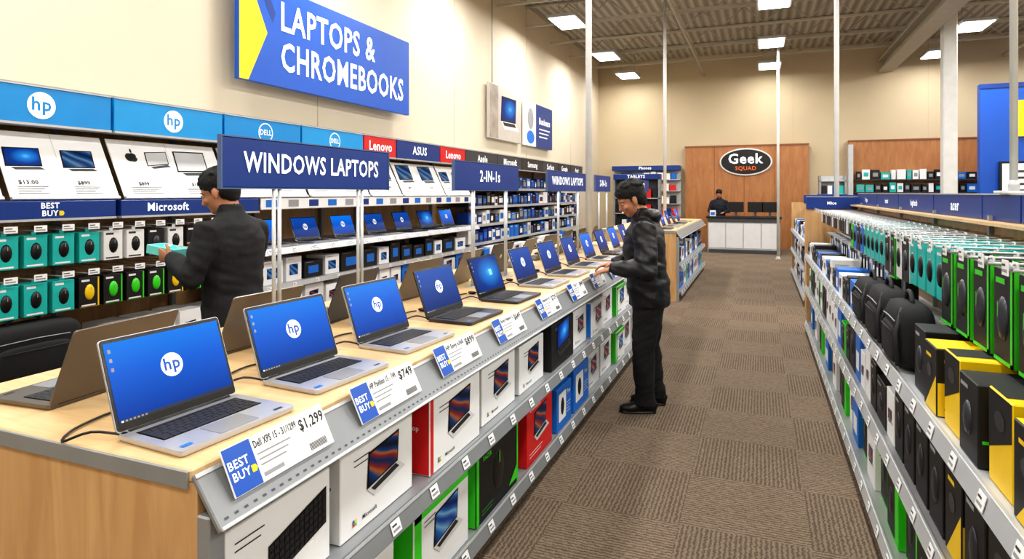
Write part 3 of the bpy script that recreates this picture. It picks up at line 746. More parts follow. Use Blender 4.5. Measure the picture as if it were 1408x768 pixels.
# ------------------------------------------------------------------ right gondola
RX0, RXS, RX1 = .49, 1.07, 1.65
def right_gondola(y0, y1, x0, xs, x1, name):
    m = MB()
    m.box(xs-.025, xs+.025, y0, y1, 0, 1.52, MAPLEV)
    m.box(x0+.06, x1-.06, y0, y1, 0, .1, DGREY)
    for z in (.1, .52, .90):
        m.box(x0+.02, x1-.02, y0, y1, z, z+.025, LGREY)
        for (xx, u, sgn) in ((x0, -Y, -1), (x1, Y, 1)):
            f = Fr((xx, y1 if sgn < 0 else y0, z-.02), u, (-sgn*.25, 0, 1))
            m.slab(f, 0, 0, y1-y0, .06, -.012, 0, LGREY, .002)
            if sgn < 0:
                for i in range(int((y1-y0)/.24)): tag(m, f, .15+i*.24, .03, .05, .04)
    y = y0
    while y < y1:
        m.box(xs-.045, xs+.045, y, y+.03, 0, 1.54, GREY); y += 1.03
    m.box(xs-.10, xs+.10, y0, y1, 1.5, 1.515, MAPLE)
    m.box(x0+.02, x1-.02, y1-.03, y1+.0, 0, 1.46, MAPLEV)
    m.build(name)
right_gondola(.55, 8.2, RX0, RXS, RX1, 'retail_shelf_unit')
y = .6
for t, L, hh in [('RAZER', .9, .05), ('HyperX', .9, .05), ('Razer', .9, .05), ('', .5, .05), ('acer', .95, .062), ('logitech', 1.1, .045), ('brand', 1.0, .04), ('Targus', 1.25, .04)]:
    m = MB(); m.box(RXS-.03, RXS+.03, y, y+L-.015, 1.517, 1.64, NAVY, .003); f = Fr((RXS-.03, y+L-.015, 1.517), -Y, Z)
    if t: m.text(f, L*.5, .06, t, hh, LOGO)
    m.box(RXS-.034, RXS+.034, y, y+L-.015, 1.64, 1.647, LGREY)
    f = Fr((RXS+.03, y, 1.517), Y, Z)
    if t: m.text(f, L/2, .06, t, hh, LOGO)
    m.build('brand_header_sign'); y += L
m = MB(); m.box(RX0+.02, RX1-.02, 8.15, 8.2, 1.46, 1.6, NAVY, .003); f = Fr((RX0+.02, 8.15, 1.46), X, Z); m.text(f, .27, .07, 'Mice', .035, LOGO, maxw=.5); m.box(RX0+.02, RX1-.02, 8.145, 8.2, 1.6, 1.607, LGREY); m.build('brand_header_sign')
m = MB(); y = .75; i = 0
while y < 8.0:
    top = 1.455
    pw = .125; step = .158
    if y < 2.75: c, h = BLK2, .27; sc_ = GREEN; pw = .15; step = .19
    elif y < 3.35: c, h, sc_ = TEAL, .21, TEAL
    elif y < 4.1: c, h, sc_ = ((BLK2, .22, OFFW), (OFFW, .22, BLK2), (BLK2, .24, GREEN))[i % 3]
    elif y < 4.8: c, h, sc_ = (TEAL, .2, TEAL2)
    elif y < 5.4: c = (BLUEB, BLK2, BLUEB, GREEN)[i % 4]; h = .2; sc_ = c
    else:
        c = (BLK2, OFFW, DGREY, BLK2, BLK2, pm('beige_card', (170, 150, 125)), BLK2)[i % 7]; h = .12+.06*((i*3) % 3)/2; sc_ = c
    n = 4 if y < 5 else 3
    if sc_ == GREEN and y < 3: n = 3
    for k in range(n):
        xf = (.64 if pw > .13 else .66)+k*(.12 if (sc_ == GREEN and y < 3) else .085)
        f = Fr((xf, y+pw, top-.02-h), -Y, Z)
        if k == 0 or y < 3:
            dd = .085 if (sc_ == GREEN and y < 3) else .055
            m.slab(f, 0, 0, pw, h, -dd, 0, c, .002)
            R = Matrix((f.u, f.v, f.n)).transposed()
            if h > .18:
                m.ell(f.P(pw*.5, h*.48, 0), (pw*.26, h*.24, .012), BLACK if c != BLK2 else GUN, R, 10, 6)
            m.rect(f, pw*.12, h*.84, pw*.6, h*.9, .001, GREEN if sc_ == GREEN else (WHITE if c != OFFW else INK))
            fs_ = Fr((xf, y, top-.02-h), X, Z)
            if sc_ != c: m.rect(fs_, .002, .002, dd-.002, h-.002, .0008, sc_)
            if sc_ == GREEN:
                m.rect(fs_, dd*.3, h*.08, dd-.004, h*.92, .0014, BLK2)
                m.rect(f, pw*.88, .002, pw-.002, h-.002, .0012, GREEN); m.rect(f, .002, .002, pw-.002, h*.05, .0012, GREEN)
                m.rect(f, pw*.48, h*.5, pw*.52, h*.66, .0135, GREEN)
            else: lines(m, fs_, .008, h*.85, .036, 3, .02, WHITE, .0015)
        else: m.slab(f, 0, 0, pw, h, -.045, 0, c)
        m.slab(f, pw*.35, h, pw*.65, h+.02, -.03, -.028, WHITE)
    m.cyl((RXS-.03, y+pw/2, top-.006), (.6, y+pw/2, top-.006), .004, LGREY, 6); m.cyl((.6, y+pw/2, top-.006), (.6, y+pw/2, top+.012), .004, LGREY, 6)
    ft = Fr((.592, y+pw/2, top+.002), -Y, Z); tag(m, ft, 0, 0, .045, .04)
    y += step; i += 1
m.build('hanging_accessory_packages')
m = MB(); y = 4.4; i = 0
while y < 8.0:
    f = Fr((.84, y+.1, .99), -Y, Z); c = (BLK2, OFFW, DGREY, BLK2)[i % 4]
    for k in range(2): m.slab(f.sub(0, 0, k*.09), 0, 0, .1, .2, -.05, 0, c, .002)
    m.rect(f, .02, .05, .08, .15, .092, WHITE if c != OFFW else BLUEB)
    m.cyl((RXS-.03, y+.05, 1.2), (.7, y+.05, 1.2), .004, LGREY, 6)
    y += .15; i += 1
m.build('hanging_cable_packages')
def gbox(m, xf, y0, w, h, d, z, kind):
    cm = {'yb': BLK2, 'yy': AMBER, 'gy': GREEN, 'wh': WHITE, 'bk': BLK2, 'bl': BLUEB}[kind]
    m.box(xf, xf+d, y0, y0+w, z, z+h, cm, .003)
    f = Fr((xf, y0+w, z), -Y, Z); fs_ = Fr((xf, y0, z), X, Z); ft = Fr((xf, y0, z+h), X, Y)
    if kind == 'yb':
        m.rect(fs_, .003, .003, d-.003, h*.5, .0008, AMBER); m.rect(ft, .003, .003, d-.003, w-.003, .0008, AMBER)
        m.fpoly(f, [(w-.003, .003), (w-.003, h*.6), (w*.1, .003)], .001, AMBER)
        m.rect(f, w*.2, h*.8, w*.6, h*.85, .001, AMBER)
        m.disc(f, w*.45, h*.6, w*.18, h*.1, .0015, DGREY)
        m.text(fs_, d*.5, h*.12, 'CORSAIR', .018, BLACK, .002, maxw=d*.7)
        m.rect(fs_, d*.15, h*.8, d*.6, h*.84, .001, AMBER); m.disc(fs_, d*.5, h*.64, d*.22, h*.08, .001, DGREY)
    elif kind == 'yy':
        m.fpoly(f, [(.003, h*.35), (w-.003, h*.6), (w-.003, h-.003), (.003, h-.003)], .001, BLK2); m.disc(f, w*.5, h*.72, w*.22, h*.1, .002, GUN)
        m.text(fs_, d*.5, h*.8, 'CORSAIR', .02, BLACK, .002, maxw=d*.7)
        m.fpoly(fs_, [(d*.25, h*.3), (d*.5, h*.5), (d*.75, h*.3), (d*.5, h*.38)], .002, BLACK); lines(m, fs_, d*.15, h*.2, d*.6, 2, .015, BLACK)
        m.rect(ft, .004, w*.3, d-.004, w-.004, .001, BLK2)
    elif kind == 'gy':
        m.rect(f, w*.04, h*.05, w*.72, h*.93, .0008, BLK2); m.ell(f.P(w*.38, h*.5, 0), (.008, w*.14, h*.2), GUN); m.rect(f, w*.1, h*.83, w*.45, h*.87, .0015, GREEN)
        m.rect(fs_, d*.45, h*.08, d*.92, h*.9, .001, BLK2); lines(m, fs_, d*.5, h*.8, d*.35, 3, .03, GREEN)
        m.rect(ft, d*.3, w*.3, d*.9, w*.9, .001, BLK2)
    elif kind == 'bk':
        m.rect(fs_, .01, h*.3, d*.5, h*.34, .001, GREEN if int(y0*10) % 2 else INKL); R = Matrix((f.u, f.v, f.n)).transposed()
        m.ell(f.P(w*.5, h*.5, 0), (w*.2, h*.22, .01), GUN, R, 10, 6); m.rect(f, w*.1, h*.85, w*.5, h*.9, .001, INKL)
    elif kind == 'wh':
        art_laptop(m, f, w*.5, h*.4, w*.5); lines(m, fs_, .02, h*.8, d*.5, 3)
    elif kind == 'bl':
        m.rect(f, w*.2, h*.2, w*.8, h*.6, .001, WHITE); lines(m, fs_, .02, h*.8, d*.5, 3, mat=WHITE)
m = MB(); y = .74; i = 0
while y < 2.78:
    k = ('bk', 'yy', 'yb', 'bk', 'yb', 'yy')[i % 6]
    gbox(m, .53+.012*(i % 2), y, .16, .235 if i % 2 else .22, .14, .926, k); gbox(m, .71, y, .16, .235, .13, .926, 'bk' if i % 2 else 'yb'); y += .205; i += 1
y = 4.25
while y < 8.0:
    w_ = random.uniform(.12, .22); gbox(m, .53, y, min(w_, 8.1-y), random.uniform(.13, .2), .2, .926, random.choice(['bk', 'wh', 'bk', 'bl'])); y += w_+.03
m.build('shelf_product_boxes')
for y, w_, h in ((3.06, .36, .27), (3.50, .42, .27), (3.97, .44, .25)):
    bag(.585, y, .927, w_, h, .15, 'Y', 'backpack', -1, .55)
m = MB(); y = .75; i = 0
seq = ['bk', 'yy', 'bk', 'yb', 'bk', 'yy', 'bk', 'yb', 'bk', 'bk']
while y < 8.0:
    w_ = .17 if y < 2.8 else random.uniform(.14, .24)
    if y+w_ > 8.12: break
    gbox(m, .54, y, w_, .28 if y < 2.8 else random.uniform(.2, .3), .22, .546, seq[i % 10] if y < 2.8 else random.choice(['wh', 'bk', 'bl', 'wh', 'bk', 'gy'])); y += w_+.03; i += 1
m.build('shelf_product_boxes')
m = MB(); y = .75; i = 0
while y < 8.0:
    w_ = .24
    if y+w_ > 8.12: break
    k = 'wh' if y < 1.3 else 'bk' if y < 1.7 else 'gy' if y < 3.4 else ['bl', 'wh', 'gy', 'bk', 'wh', 'gy'][i % 6]
    gbox(m, .545+.02*(i % 2), y, w_, (.34 if i % 2 else .30) if k == 'gy' else .27, .26, .126, k); y += w_+.05; i += 1
m.build('shelf_product_boxes')
tall_pole(.85, 8.35, 0, .028); tall_pole(RXS, 3.47, 1.648, .016)
tall_pole(.42, 16.9, 0, .034)
right_gondola(9.95, 14.0, .58, 1.1, 1.6, 'retail_shelf_unit')
m = MB(); m.box(.6, 1.58, 9.88, 9.93, 0, 1.5, MAPLEV); m.box(.585, 1.59, 9.87, 9.93, 1.5, 1.62, NAVY, .003); f = Fr((.6, 9.87, 1.5), X, Z); m.text(f, .3, .06, 'Printers', .05, LOGO); m.build('shelf_end_panel')
m = MB(); m.box(1.07, 1.13, 9.95, 14, 1.517, 1.63, NAVY, .003); m.build('brand_header_sign')
m = MB()
for z in (.126, .546, .926):
    y = 10.0
    while y < 13.7:
        w_ = random.uniform(.15, .25); gbox(m, .64, y, w_, random.uniform(.18, .28), .2, z, random.choice(['wh', 'bk', 'bl', 'wh'])); y += w_+.05
m.build('shelf_product_boxes')
# ------------------------------------------------------------------ second table
display_table(-2.35, -1.2, 9.7, 14.2, 1.08)
for i in range(5): put_laptop(['sm', 'hp', 'wins'][i % 3], -1.5, 10.05+i*.68, 1.08, 0)
tall_pole(-1.85, 13.3, 1.08, .034)
for z in (.137, .552):
    y = 9.8
    m = MB()
    while y < 13.9:
        w_ = random.uniform(.2, .36); h = random.uniform(.2, .3); m.box(-1.5, -1.18, y, min(y+w_, 14.1), z, z+h, random.choice([WHITE, BLUEB, WHITE, BLK2, TEAL]), .003)
        f = Fr((-1.18, y, z), Y, Z); art_laptop(m, f, w_*.45, h*.35, w_*.5); y += w_+.05
    m.build('shelf_product_boxes')
table_sign(9.9, 11.2, 'TABLETS', -1.85, 1.67, 1.86, .08, 1.08)
# ------------------------------------------------------------------ back area
def back_area():
    TRIM = pm('wood_trim', (140, 90, 54), .5)
    m = MB(); m.box(-2.15, 1.3, YB-.25, YB-.03, 0, 3.05, BROWNW); m.box(-2.17, 1.32, YB-.27, YB-.03, 3.05, 3.09, TRIM)
    for x in (-1.3, -.45, .4): m.box(x, x+.012, YB-.254, YB-.25, 0, 3.05, pm('wood_groove', (120, 78, 46), .6))
    m.build('service_desk_backdrop')
    m = MB(); f = Fr((-.4, YB-.25, 2.58), X, Z)
    pts = [(.74*math.cos(2*math.pi*i/40), .41*math.sin(2*math.pi*i/40)) for i in range(40)]
    m.prism(f, pts, .005, .05, pm('logo_rim', (225, 225, 225), .4)); m.prism(f, [(a*.94, b*.9) for a, b in pts], .05, .06, BLACK)
    m.text(f, 0, .08, 'Geek', .30, LOGO, .065); m.text(f, 0, -.2, 'SQUAD', .12, ORANGE, .065)
    m.build('service_logo_sign')
    m = MB(); x0, x1, y0 = -1.35, .5, 18.1
    m.box(x0, x1, y0, y0+.6, 0, .95, LGREY, .005); m.box(x0-.04, x1+.04, y0-.05, y0+.65, .95, 1.0, BLK2, .005); m.box(x0+.02, x1-.02, y0-.01, y0, 0, .1, DGREY)
    for i in range(4): m.box(x0+.03+i*.455, x0+.455+i*.455, y0-.012, y0, .14, .82, OFFW, .004)
    m.box(x0+.0, x1, y0-.03, y0, .85, .95, DGREY)
    m.build('service_counter')
    for x in (-.62, -.12, .25):
        m = MB(); m.box(x-.2, x+.2, y0+.28, y0+.31, 1.12, 1.4, BLACK, .004); m.box(x-.03, x+.03, y0+.31, y0+.34, 1.02, 1.25, DGREY); m.box(x-.1, x+.1, y0+.24, y0+.42, 1.001, 1.02, DGREY, .004); m.build('monitor')
    m = MB(); m.box(-1.3, -1.15, y0+.1, y0+.25, 1.001, 1.16, WHITE, .004); m.box(-1.28, -1.17, y0+.098, y0+.1, 1.03, 1.12, BLUEB); m.build('brochure_holder')
    m = MB(); m.box(2.35, 5.6, YB-.25, YB-.03, 0, 3.1, BROWNW); m.box(2.33, 5.62, YB-.27, YB-.03, 3.1, 3.14, TRIM)
    m.box(2.3, 2.42, YB-.5, YB-.25, 0, 3.0, LGREY); m.build('service_wall_panel')
    m = MB(); rnd = random.Random(3)
    for z in (.6, .95, 1.3, 1.65, 2.0):
        m.box(2.45, 5.55, YB-.55, YB-.26, z, z+.02, DGREY)
        x = 2.5
        while x < 5.3:
            w_ = rnd.uniform(.1, .22); h = rnd.uniform(.18, .28); m.box(x, x+w_, YB-.52, YB-.35, z+.02, z+.02+h, rnd.choice([BLK2, TEAL, BLK2, DGREY, WHITE, BLUEB, BLK2]), .003)
            f = Fr((x, YB-.52, z+.02), X, Z); m.rect(f, w_*.2, h*.3, w_*.8, h*.7, .002, rnd.choice([WHITE, TEAL, INKL])); x += w_+.03
    m.build('wall_product_display')
    m = MB()
    m.box(-4.4, -2.3, YB-.12, YB-.05, 0, 2.5, OFFW); m.box(-4.4, -2.3, YB-.5, YB-.12, 2.35, 2.5, NAVY, .004); m.box(-4.4, -2.3, YB-.5, YB-.12, 0, .15, DGREY)
    f = Fr((-4.4, YB-.5, 2.35), X, Z); m.text(f, 1.05, .075, 'Phones', .09, LOGO)
    for z in (.5, .9, 1.3, 1.7, 2.05):
        m.box(-4.4, -2.3, YB-.45, YB-.12, z, z+.02, LGREY)
        x = -4.35
        while x < -2.5:
            w_ = rnd.uniform(.1, .2); h = rnd.uniform(.16, .26); m.box(x, x+w_, YB-.42, YB-.25, z+.02, z+.02+h, rnd.choice([BLK2, BLUEB, WHITE, RED, WHITE, NAVY]), .003); x += w_+.03
    m.build('phone_display_shelf')
    m = MB(); m.box(1.45, 2.1, 18.6, 18.66, 0, 2.1, LGREY)
    for z in (.4, .8, 1.2, 1.6, 1.95):
        m.box(1.45, 2.1, 18.3, 18.6, z, z+.02, LGREY)
        if z < 1.9:
            for k in range(4): m.box(1.52+k*.135, 1.63+k*.135, 18.36, 18.5, z+.02, z+.24, (BLK2, WHITE, BLUEB, TEAL)[k], .003)
    m.box(1.45, 1.5, 18.3, 18.6, 0, 2.1, GREY); m.box(2.05, 2.1, 18.3, 18.6, 0, 2.1, GREY)
    m.build('small_shelf_unit')
    m = MB(); m.box(4.62, 8.9, 17.0, 17.2, 0, 4.1, ROYAL); m.box(4.60, 8.9, 16.98, 17.0, 4.0, 4.1, NAVY)
    f = Fr((5.3, 17.0, 2.9), X, Z); m.prism(f, [(0, 0), (1.6, 0), (1.9, .4), (1.6, .8), (0, .8)], 0, .06, YELLOW); m.text(f, .85, .4, 'BEST', .35, BLACK, .065)
    m.build('blue_feature_wall')
    m = MB(); f = Fr((4.95, 16.9, 0), X, Z); m.slab(f, 0, 1.5, 1.6, 2.35, -.05, 0, BLACK, .004); m.rect(f, .05, 1.55, 1.55, 2.3, .002, WHITE); lines(m, f, .2, 2.15, 1.0, 4, .14, INK, .003, .05)
    m.box(5.2, 5.26, 16.86, 16.89, 0, 1.5, BLACK); m.box(6.2, 6.26, 16.86, 16.89, 0, 1.5, BLACK)
    m.build('promo_display_board')
    m = MB(); m.box(2.6, 6.2, 12.6, 13.1, 0, .12, DGREY)
    m.box(2.6, 6.2, 12.82, 12.88, 0, 1.62, OFFW)
    for z in (.12, .5, .9, 1.25): m.box(2.6, 6.2, 12.6, 13.1, z, z+.02, LGREY)
    for z in (.14, .52, .92, 1.27):
        x = 2.65
        while x < 6.0:
            w_ = rnd.uniform(.12, .25); h = rnd.uniform(.2, .28); m.box(x, min(x+w_, 6.15), 12.64, 12.8, z, z+h, rnd.choice([BLK2, WHITE, TEAL, BLK2, BLUEB]), .003); x += w_+.04
    m.build('retail_shelf_unit')
    m = MB()
    m.box(-3.6, -2.4, 16.6, 16.66, 0, 2.0, DGREY)
    for z in (.3, .7, 1.1, 1.5):
        m.box(-3.6, -2.4, 16.3, 16.6, z, z+.02, LGREY)
        for k in range(7): m.box(-3.55+k*.16, -3.43+k*.16, 16.36, 16.5, z+.02, z+.25, (BLK2, WHITE, NAVY, BLUEB, WHITE, RED, BLK2)[k], .003)
    m.box(-3.6, -2.4, 16.28, 16.66, 2.0, 2.14, NAVY, .004); f = Fr((-3.6, 16.28, 2.0), X, Z); m.text(f, .6, .07, 'TABLETS', .08, LOGO)
    m.box(-3.6, -3.56, 16.3, 16.6, 0, 2.0, GREY); m.box(-2.44, -2.4, 16.3, 16.6, 0, 2.0, GREY)
    m.build('retail_shelf_unit')
back_area()
# ------------------------------------------------------------------ people
def person(name, loc, heading, lean, head_yaw, head_pitch, arms, feet, mats, hood=True, scale=1.0, puff=0.0, voxel=.0055, hs=1.0, leg=1.0):
    parts = []   # mats: 0 jacket 1 trousers 2 skin 3 hair 4 shoe 5 lips
    def add(g, k): parts.append((g[0], g[1], k))
    def lx(z): return lean*max(0, z-.88)
    tor = [(.78, .165, .125), (.80, .185+puff, .138+puff), (.90, .188+puff, .144+puff), (1.0, .180+puff, .136+puff), (1.12, .183+puff, .136+puff), (1.24, .198+puff, .142+puff), (1.34, .208+puff*.7, .138+puff*.6), (1.41, .18, .115), (1.46, .115, .088), (1.49, .075, .072)]
    add(loft([(lx(z)-(.02 if z > 1.3 else 0), 0, z) for z, a, b in tor], [(a, b) for z, a, b in tor], side=(0, 1, 0), n=32), 0)
    nb = V((lx(1.48)-.01, 0, 1.48))
    add(loft([nb+V((-.01, 0, -.03)), nb+V((0, 0, .01)), nb+V((.004, 0, .05))], [(.085, .085), (.078, .078), (.072, .072)], side=(0, 1, 0), n=24), 0)
    if hood:
        add(ellipsoid(nb+V((-.085, 0, -.01)), (.068, .13, .065), Matrix.Rotation(.5, 3, 'Y'), 24, 14), 0)
        add(ellipsoid(nb+V((-.045, .078, .012)), (.065, .038, .042), None, 16, 10), 0); add(ellipsoid(nb+V((-.045, -.078, .012)), (.065, .038, .042), None, 16, 10), 0)
    add(loft([(0, 0, .98), (0, 0, .88), (0, 0, .80)], [(.15, .12), (.172, .132), (.165, .125)], side=(0, 1, 0), n=28), 1)
    for s_, ft in ((1, feet[0]), (-1, feet[1])):
        fx, fy, fa, kn = ft
        hip = V((0, s_*.088, .86)); ank = V((fx, fy, .09)); knee = V(((hip.x+ank.x)/2+kn, (hip.y+ank.y)/2, .48))
        pts = [hip, hip.lerp(knee, .35), hip.lerp(knee, .75), knee, knee.lerp(ank, .3), knee.lerp(ank, .7), ank+V((0, 0, .02)), ank+V((.005, 0, -.035))]
        add(loft(pts, [(a*leg, b*leg) for a, b in ((.088, .11), (.084, .102), (.074, .088), (.068, .078), (.066, .078), (.059, .068), (.060, .067), (.064, .072))], side=(0, 1, 0), n=24), 1)
        d = V((math.cos(fa), math.sin(fa), 0)); a0 = V((fx, fy, 0))
        def sh(t, z): return a0+d*t+V((0, 0, z))
        g = loft([sh(-.085, .04), sh(-.07, .045), sh(-.02, .052), sh(.05, .045), (sh(.11, .034)), sh(.165, .03), sh(.19, .026)],
                 [(.025, .03), (.036, .045), (.039, .055), (.044, .046), (.048, .036), (.036, .03), (.015, .02)], side=d.cross(Z), n=18)
        g = ([V((p.x, p.y, max(p.z, 0.0))) for p in g[0]], g[1]); add(g, 4)
        g = loft([sh(-.08, .008), sh(-.04, .008), sh(.1, .008), sh(.17, .008), sh(.195, .008)], [(.03, .010), (.04, .010), (.051, .010), (.040, .010), (.015, .010)], side=d.cross(Z), n=14)
        g = ([V((p.x, p.y, max(p.z, 0.0))) for p in g[0]], g[1]); add(g, 4)
        add(loft([ank+V((0, 0, .03)), ank+V((0, 0, -.045))], [(.036, .038), (.036, .04)], side=(0, 1, 0)), 4)
    for s_, (elb, wr, hd_, pn, curl) in ((1, arms[0]), (-1, arms[1])):
        sx = lx(1.4)-.02
        sh0 = V((sx, s_*.10, 1.405)); sh1 = V((sx, s_*.185, 1.375)); elb = V(elb); wr = V(wr)
        p = puff
        pts = [sh0, sh1, sh1.lerp(elb, .35), sh1.lerp(elb, .75), elb, elb.lerp(wr, .25), elb.lerp(wr, .7), wr, wr+(wr-elb).normalized()*.012]
        add(loft(pts, [(.06, .06), (.074+p, .074+p), (.067+p, .067+p), (.060+p, .062+p), (.060+p, .060+p), (.055+p, .057+p), (.046+p*.8, .048+p*.8), (.038+p*.5, .039+p*.5), (.036, .036)], n=20), 0)
        add(ellipsoid(elb, (.060+p,)*3, None, 16, 10), 0)
        d = V(hd_).normalized(); pn = V(pn); pn = (pn-d*pn.dot(d)).normalized()
        th = pn.cross(d)*(1 if s_ > 0 else -1)
        w0 = wr-d*.03
        add(loft([w0, wr+d*.01, wr+d*.035, wr+d*.075, wr+d*.098], [(.026, .02), (.027, .019), (.034, .017), (.041, .015), (.038, .011)], side=th, n=16), 2)
        k0 = wr+d*.088
        for fi, (off, L) in enumerate(((.032, .068), (.0105, .076), (-.0115, .071), (-.032, .056))):
            q = k0+th*off; ang = 0; pts = [q-d*.02]; pts.append(q.copy()); cur = q.copy()
            for sg in (.45, .3, .25):
                ang += curl*(.75 if sg == .45 else 1.0)+fi*.02
                cur = cur+(d*math.cos(ang)+pn*math.sin(ang)+th*(off*.9))*(L*sg); pts.append(cur.copy())
            add(loft(pts, [(.0085, .0085), (.0092, .0092), (.0085, .0085), (.0078, .0078), (.0055, .0055)], side=th, n=10), 2)
        q = wr+d*.02+th*.02
        t1 = q+(d*.55+th*.8+pn*.2).normalized()*.038; t2 = t1+(d*.85+th*.35+pn*.4).normalized()*.032; t3 = t2+(d*.9+th*.05+pn*.45).normalized()*.024
        add(loft([q, t1, t2, t3], [(.014, .014), (.0115, .0115), (.0095, .0095), (.006, .006)], n=10), 2)
    piv = V((lx(1.5)-.005, 0, 1.50)); R = Matrix.Rotation(head_yaw, 3, 'Z') @ Matrix.Rotation(head_pitch, 3, 'Y')
    hc = V((.022, 0, .125))
    def hp_(p): return piv+R @ (hc+V(p)*hs)
    def he(c, r, k, R2=None, nu=20, nv=12): add(ellipsoid(hp_(c), tuple(x*hs for x in r), R @ R2 if R2 else R, nu, nv), k)
    add(loft([nb+V((-.01, 0, -.04)), piv+R @ V((-.005, 0, .03)), piv+R @ V((.005, 0, .085))], [(.056, .058), (.052, .056), (.05, .056)], side=(0, 1, 0)), 2)
    he((-.010, 0, .030), (.096, .076, .088), 2, None, 24, 14)
    he((.022, 0, -.030), (.068, .062, .086), 2, None, 24, 14)
    he((.052, 0, -.090), (.030, .032, .022), 2); he((.015, 0, -.07), (.062, .055, .04), 2)
    he((.070, 0, .020), (.018, .05, .012), 2)
    he((.062, .036, -.03), (.025, .022, .02), 2); he((.062, -.036, -.03), (.025, .022, .02), 2)
    add(loft([hp_((.084, 0, .012)), hp_((.094, 0, -.012)), hp_((.105, 0, -.034)), hp_((.092, 0, -.046))], [(.008, .008), (.009, .010), (.014, .011), (.010, .006)], side=R @ V((0, 1, 0)), n=12), 2)
    for s_ in (-1, 1):
        he((-.004, s_*.080, -.014), (.017, .010, .031), 2, Matrix.Rotation(-.15, 3, 'Y'))
        he((.081, s_*.030, .022), (.007, .019, .0035), 3)
    he((.084, 0, -.0625), (.008, .022, .0055), 5, None, 14, 8); he((.082, 0, -.072), (.008, .018, .005), 5, None, 14, 8)
    # hair: cap, back, nape, soft fringe
    he((-.022, 0, .054), (.108, .089, .088), 3, Matrix.Rotation(-.10, 3, 'Y'), 28, 16)
    he((-.054, 0, .0), (.064, .080, .082), 3); he((-.058, 0, -.045), (.040, .060, .045), 3)
    rr_ = random.Random(len(name))
    for i in range(34):
        th = rr_.uniform(-3.1, 3.1); ph = rr_.uniform(.2, 1.4)
        dv = V((math.cos(th)*math.cos(ph), math.sin(th)*math.cos(ph), math.sin(ph)))
        if dv.x > .5 and dv.z < .6: continue
        he((-.022+dv.x*.098, dv.y*.080, .055+dv.z*.079), (.030, .016, .013), 3, Matrix.Rotation(th+rr_.uniform(-.6, .6), 3, 'Z') @ Matrix.Rotation(-ph*.3+.4, 3, 'Y'), 10, 6)
    for yy_ in (-.04, -.015, .012, .038): he((.066, yy_, .080), (.020, .018, .012), 3, Matrix.Rotation(.9, 3, 'Y'), 10, 6)
    for s_ in (-1, 1): he((.006, s_*.073, .016), (.016, .009, .030), 3, None, 10, 6)
    vs = []; fs = []; fk = []
    for a, b, k in parts:
        o = len(vs); vs += [V(p) for p in a]; fs += [[o+i for i in f] for f in b]; fk += [k]*len(b)
    me = bpy.data.meshes.new('src'); me.from_pydata(vs, [], fs); me.update()
    ob = bpy.data.objects.new('src', me); sc.collection.objects.link(ob)
    md = ob.modifiers.new('r', 'REMESH'); md.mode = 'VOXEL'; md.voxel_size = voxel; md.use_smooth_shade = True
    sm = ob.modifiers.new('s', 'SMOOTH'); sm.factor = .5; sm.iterations = 3
    dg = bpy.context.evaluated_depsgraph_get(); dg.update()
    out = bpy.data.meshes.new_from_object(ob.evaluated_get(dg)); out.name = name
    bpy.data.objects.remove(ob)
    tri = BVHTree.FromPolygons(vs, fs)
    out.materials.clear()
    for mm in mats: out.materials.append(mm)
    nv = len(out.vertices)
    vk = [0]*nv
    for i, v in enumerate(out.vertices):
        r = tri.find_nearest(v.co); vk[i] = fk[r[2]] if r[2] is not None else 0
    mi = []
    for p in out.polygons:
        ks = [vk[i] for i in p.vertices]; mi.append(max(set(ks), key=ks.count))
    co = np.empty(nv*3, dtype=np.float64); out.vertices.foreach_get('co', co); co = co.reshape(-1, 3)
    ed = np.empty(len(out.edges)*2, dtype=np.int32); out.edges.foreach_get('vertices', ed); ed = ed.reshape(-1, 2)
    vka = np.array(vk); cloth = (vka == 0) | (vka == 1)
    deg = np.bincount(ed.ravel(), minlength=nv).astype(float); deg[deg == 0] = 1
    for it in range(14):
        acc = np.zeros_like(co)
        for a_ in range(3):
            acc[:, a_] = np.bincount(ed[:, 0], weights=co[ed[:, 1], a_], minlength=nv)+np.bincount(ed[:, 1], weights=co[ed[:, 0], a_], minlength=nv)
        acc /= deg[:, None]
        co[cloth] = co[cloth]*.5+acc[cloth]*.5
    out.vertices.foreach_set('co', co.ravel()); out.update()
    nrm = [v.normal.copy() for v in out.vertices]
    for i, v in enumerate(out.vertices):
        k = vk[i]; c = v.co
        if k == 0:
            q = V((c.x*6+c.z*2, c.y*6, c.z*12-c.x*5)); a = noise.noise(q)*.012+noise.noise(q*2.1)*.006
            if puff > .01: a += .0025*(abs(math.sin(c.z*math.pi/.13+noise.noise(V((c.x*4, c.y*4, 0)))))**.6)-.002
            v.co = c+nrm[i]*a
        elif k == 1:
            q = V((c.x*7, c.y*7, c.z*11+c.x*5)); v.co = c+nrm[i]*(noise.noise(q)*.009+noise.noise(q*2.5)*.004)
        elif k == 3:
            q = V(c)*40; v.co = c+nrm[i]*(noise.noise(q)*.003)
    for v in out.vertices:
        if v.co.z < 0: v.co.z = 0
    out.polygons.foreach_set('material_index', mi); out.polygons.foreach_set('use_smooth', [True]*len(out.polygons)); out.update()
    root = bpy.data.objects.new(name, None); sc.collection.objects.link(root); root.location = loc; root.rotation_euler = (0, 0, heading); root.scale = (scale,)*3
    bo = bpy.data.objects.new('body', out); sc.collection.objects.link(bo); bo.parent = root
    m = MB()
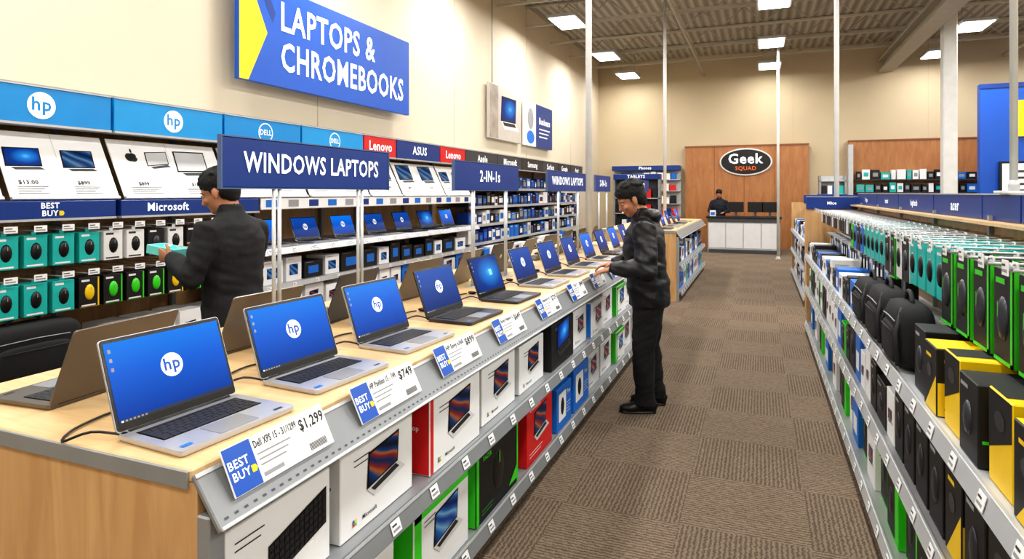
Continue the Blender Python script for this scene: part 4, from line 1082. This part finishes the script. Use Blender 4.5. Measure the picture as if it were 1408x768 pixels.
    for s_ in (-1, 1):
        c = hp_((.0785, s_*.030, .002)); v_, f_ = ellipsoid(c, (.0095, .0115, .0050), R, 12, 8); m.mesh(v_, f_, EYEW, True)
        c = hp_((.0865, s_*.030, .001)); v_, f_ = ellipsoid(c, (.0030, .0050, .0046), R, 10, 6); m.mesh(v_, f_, BLACK, True)
        v_, f_ = ellipsoid(hp_((.081, s_*.030, .0072)), (.010, .014, .0045), R, 12, 6); m.mesh(v_, f_, mats[2], True)
    m.build('eyes', parent=root)
    return root
person('customer_in_black_jacket', (-.79, 4.83, 0), math.radians(190), .11, math.radians(16), math.radians(28),
       [((.02, .27, 1.09), (.27, .20, 1.085), (.95, -.05, -.25), (0, -.1, -1), .28), ((.04, -.27, 1.11), (.28, -.12, 1.09), (.95, .1, -.22), (0, .1, -1), .28)],
       [(.03, .10, math.radians(8), .03), (-.05, -.11, math.radians(-8), .03)], [JACK2, PANT, SKIN1, HAIR, SHOE, LIPS], True, puff=.02, hs=1.07, leg=1.12)
person('customer_with_box', (-3.0, 2.93, 0), math.radians(182), .06, math.radians(24), math.radians(22),
       [((.05, .27, 1.13), (.30, .175, 1.22), (.95, -.05, .12), (0, -1, .1), .5), ((.09, -.25, 1.14), (.27, -.01, 1.22), (.95, .12, .12), (0, 1, .1), .5)],
       [(.0, .12, math.radians(10), .02), (.0, -.12, math.radians(-10), .02)], [JACK1, PANT, SKIN1, HAIR, SHOE, LIPS], False, scale=1.03, puff=.01, hs=1.06)
person('store_employee', (-1.12, 19.3, 0), math.radians(-90), .02, 0, math.radians(15),
       [((.02, .27, 1.12), (.22, .14, 1.08), (1, -.3, 0), (0, 0, -1), .4), ((.02, -.27, 1.12), (.22, -.14, 1.08), (1, .3, 0), (0, 0, -1), .4)],
       [(0, .1, .1, .01), (0, -.1, -.1, .01)], [SHIRT, PANT, SKIN1, HAIR, SHOE, LIPS], False, voxel=.009)
Mx = Matrix.Translation((-3.0, 2.93, 0)) @ Matrix.Rotation(math.radians(182), 4, 'Z') @ Matrix.Scale(1.03, 4)
def wl(p): return Mx @ V(p)
m = MB(); c = wl((.43, .085, 1.252)); ux = (Mx.to_3x3() @ V((.95, 0, .12))).normalized(); uy = (Mx.to_3x3() @ V((0, 1, 0))).normalized(); uz = ux.cross(uy)
m.obox(c, ux*.11, uy*.064, uz*.028, TEAL2, .003); f = Fr(c-ux*.11-uy*.064+uz*.028, ux, uy)
m.rect(f, .02, .02, .2, .108, .001, TEAL); m.ell(f.P(.12, .064, 0), (.03, .02, .008), WHITE); m.rect(f, .03, .04, .07, .05, .002, WHITE)
m.build('mouse_package')
# ------------------------------------------------------------------ camera
cam = bpy.data.cameras.new('camera'); co = bpy.data.objects.new('camera', cam); sc.collection.objects.link(co)
co.location = (0, 0, H); co.rotation_euler = (math.radians(90), 0, math.radians(21.7))
cam.sensor_width = 36; cam.lens = 857/1408*36; cam.shift_y = -119/1408; cam.clip_start = .05; cam.clip_end = 100
sc.camera = co
sc.view_settings.view_transform = 'Standard'
try:
    sc.view_settings.look = 'Medium High Contrast'
except Exception as e:
    print('look', e)
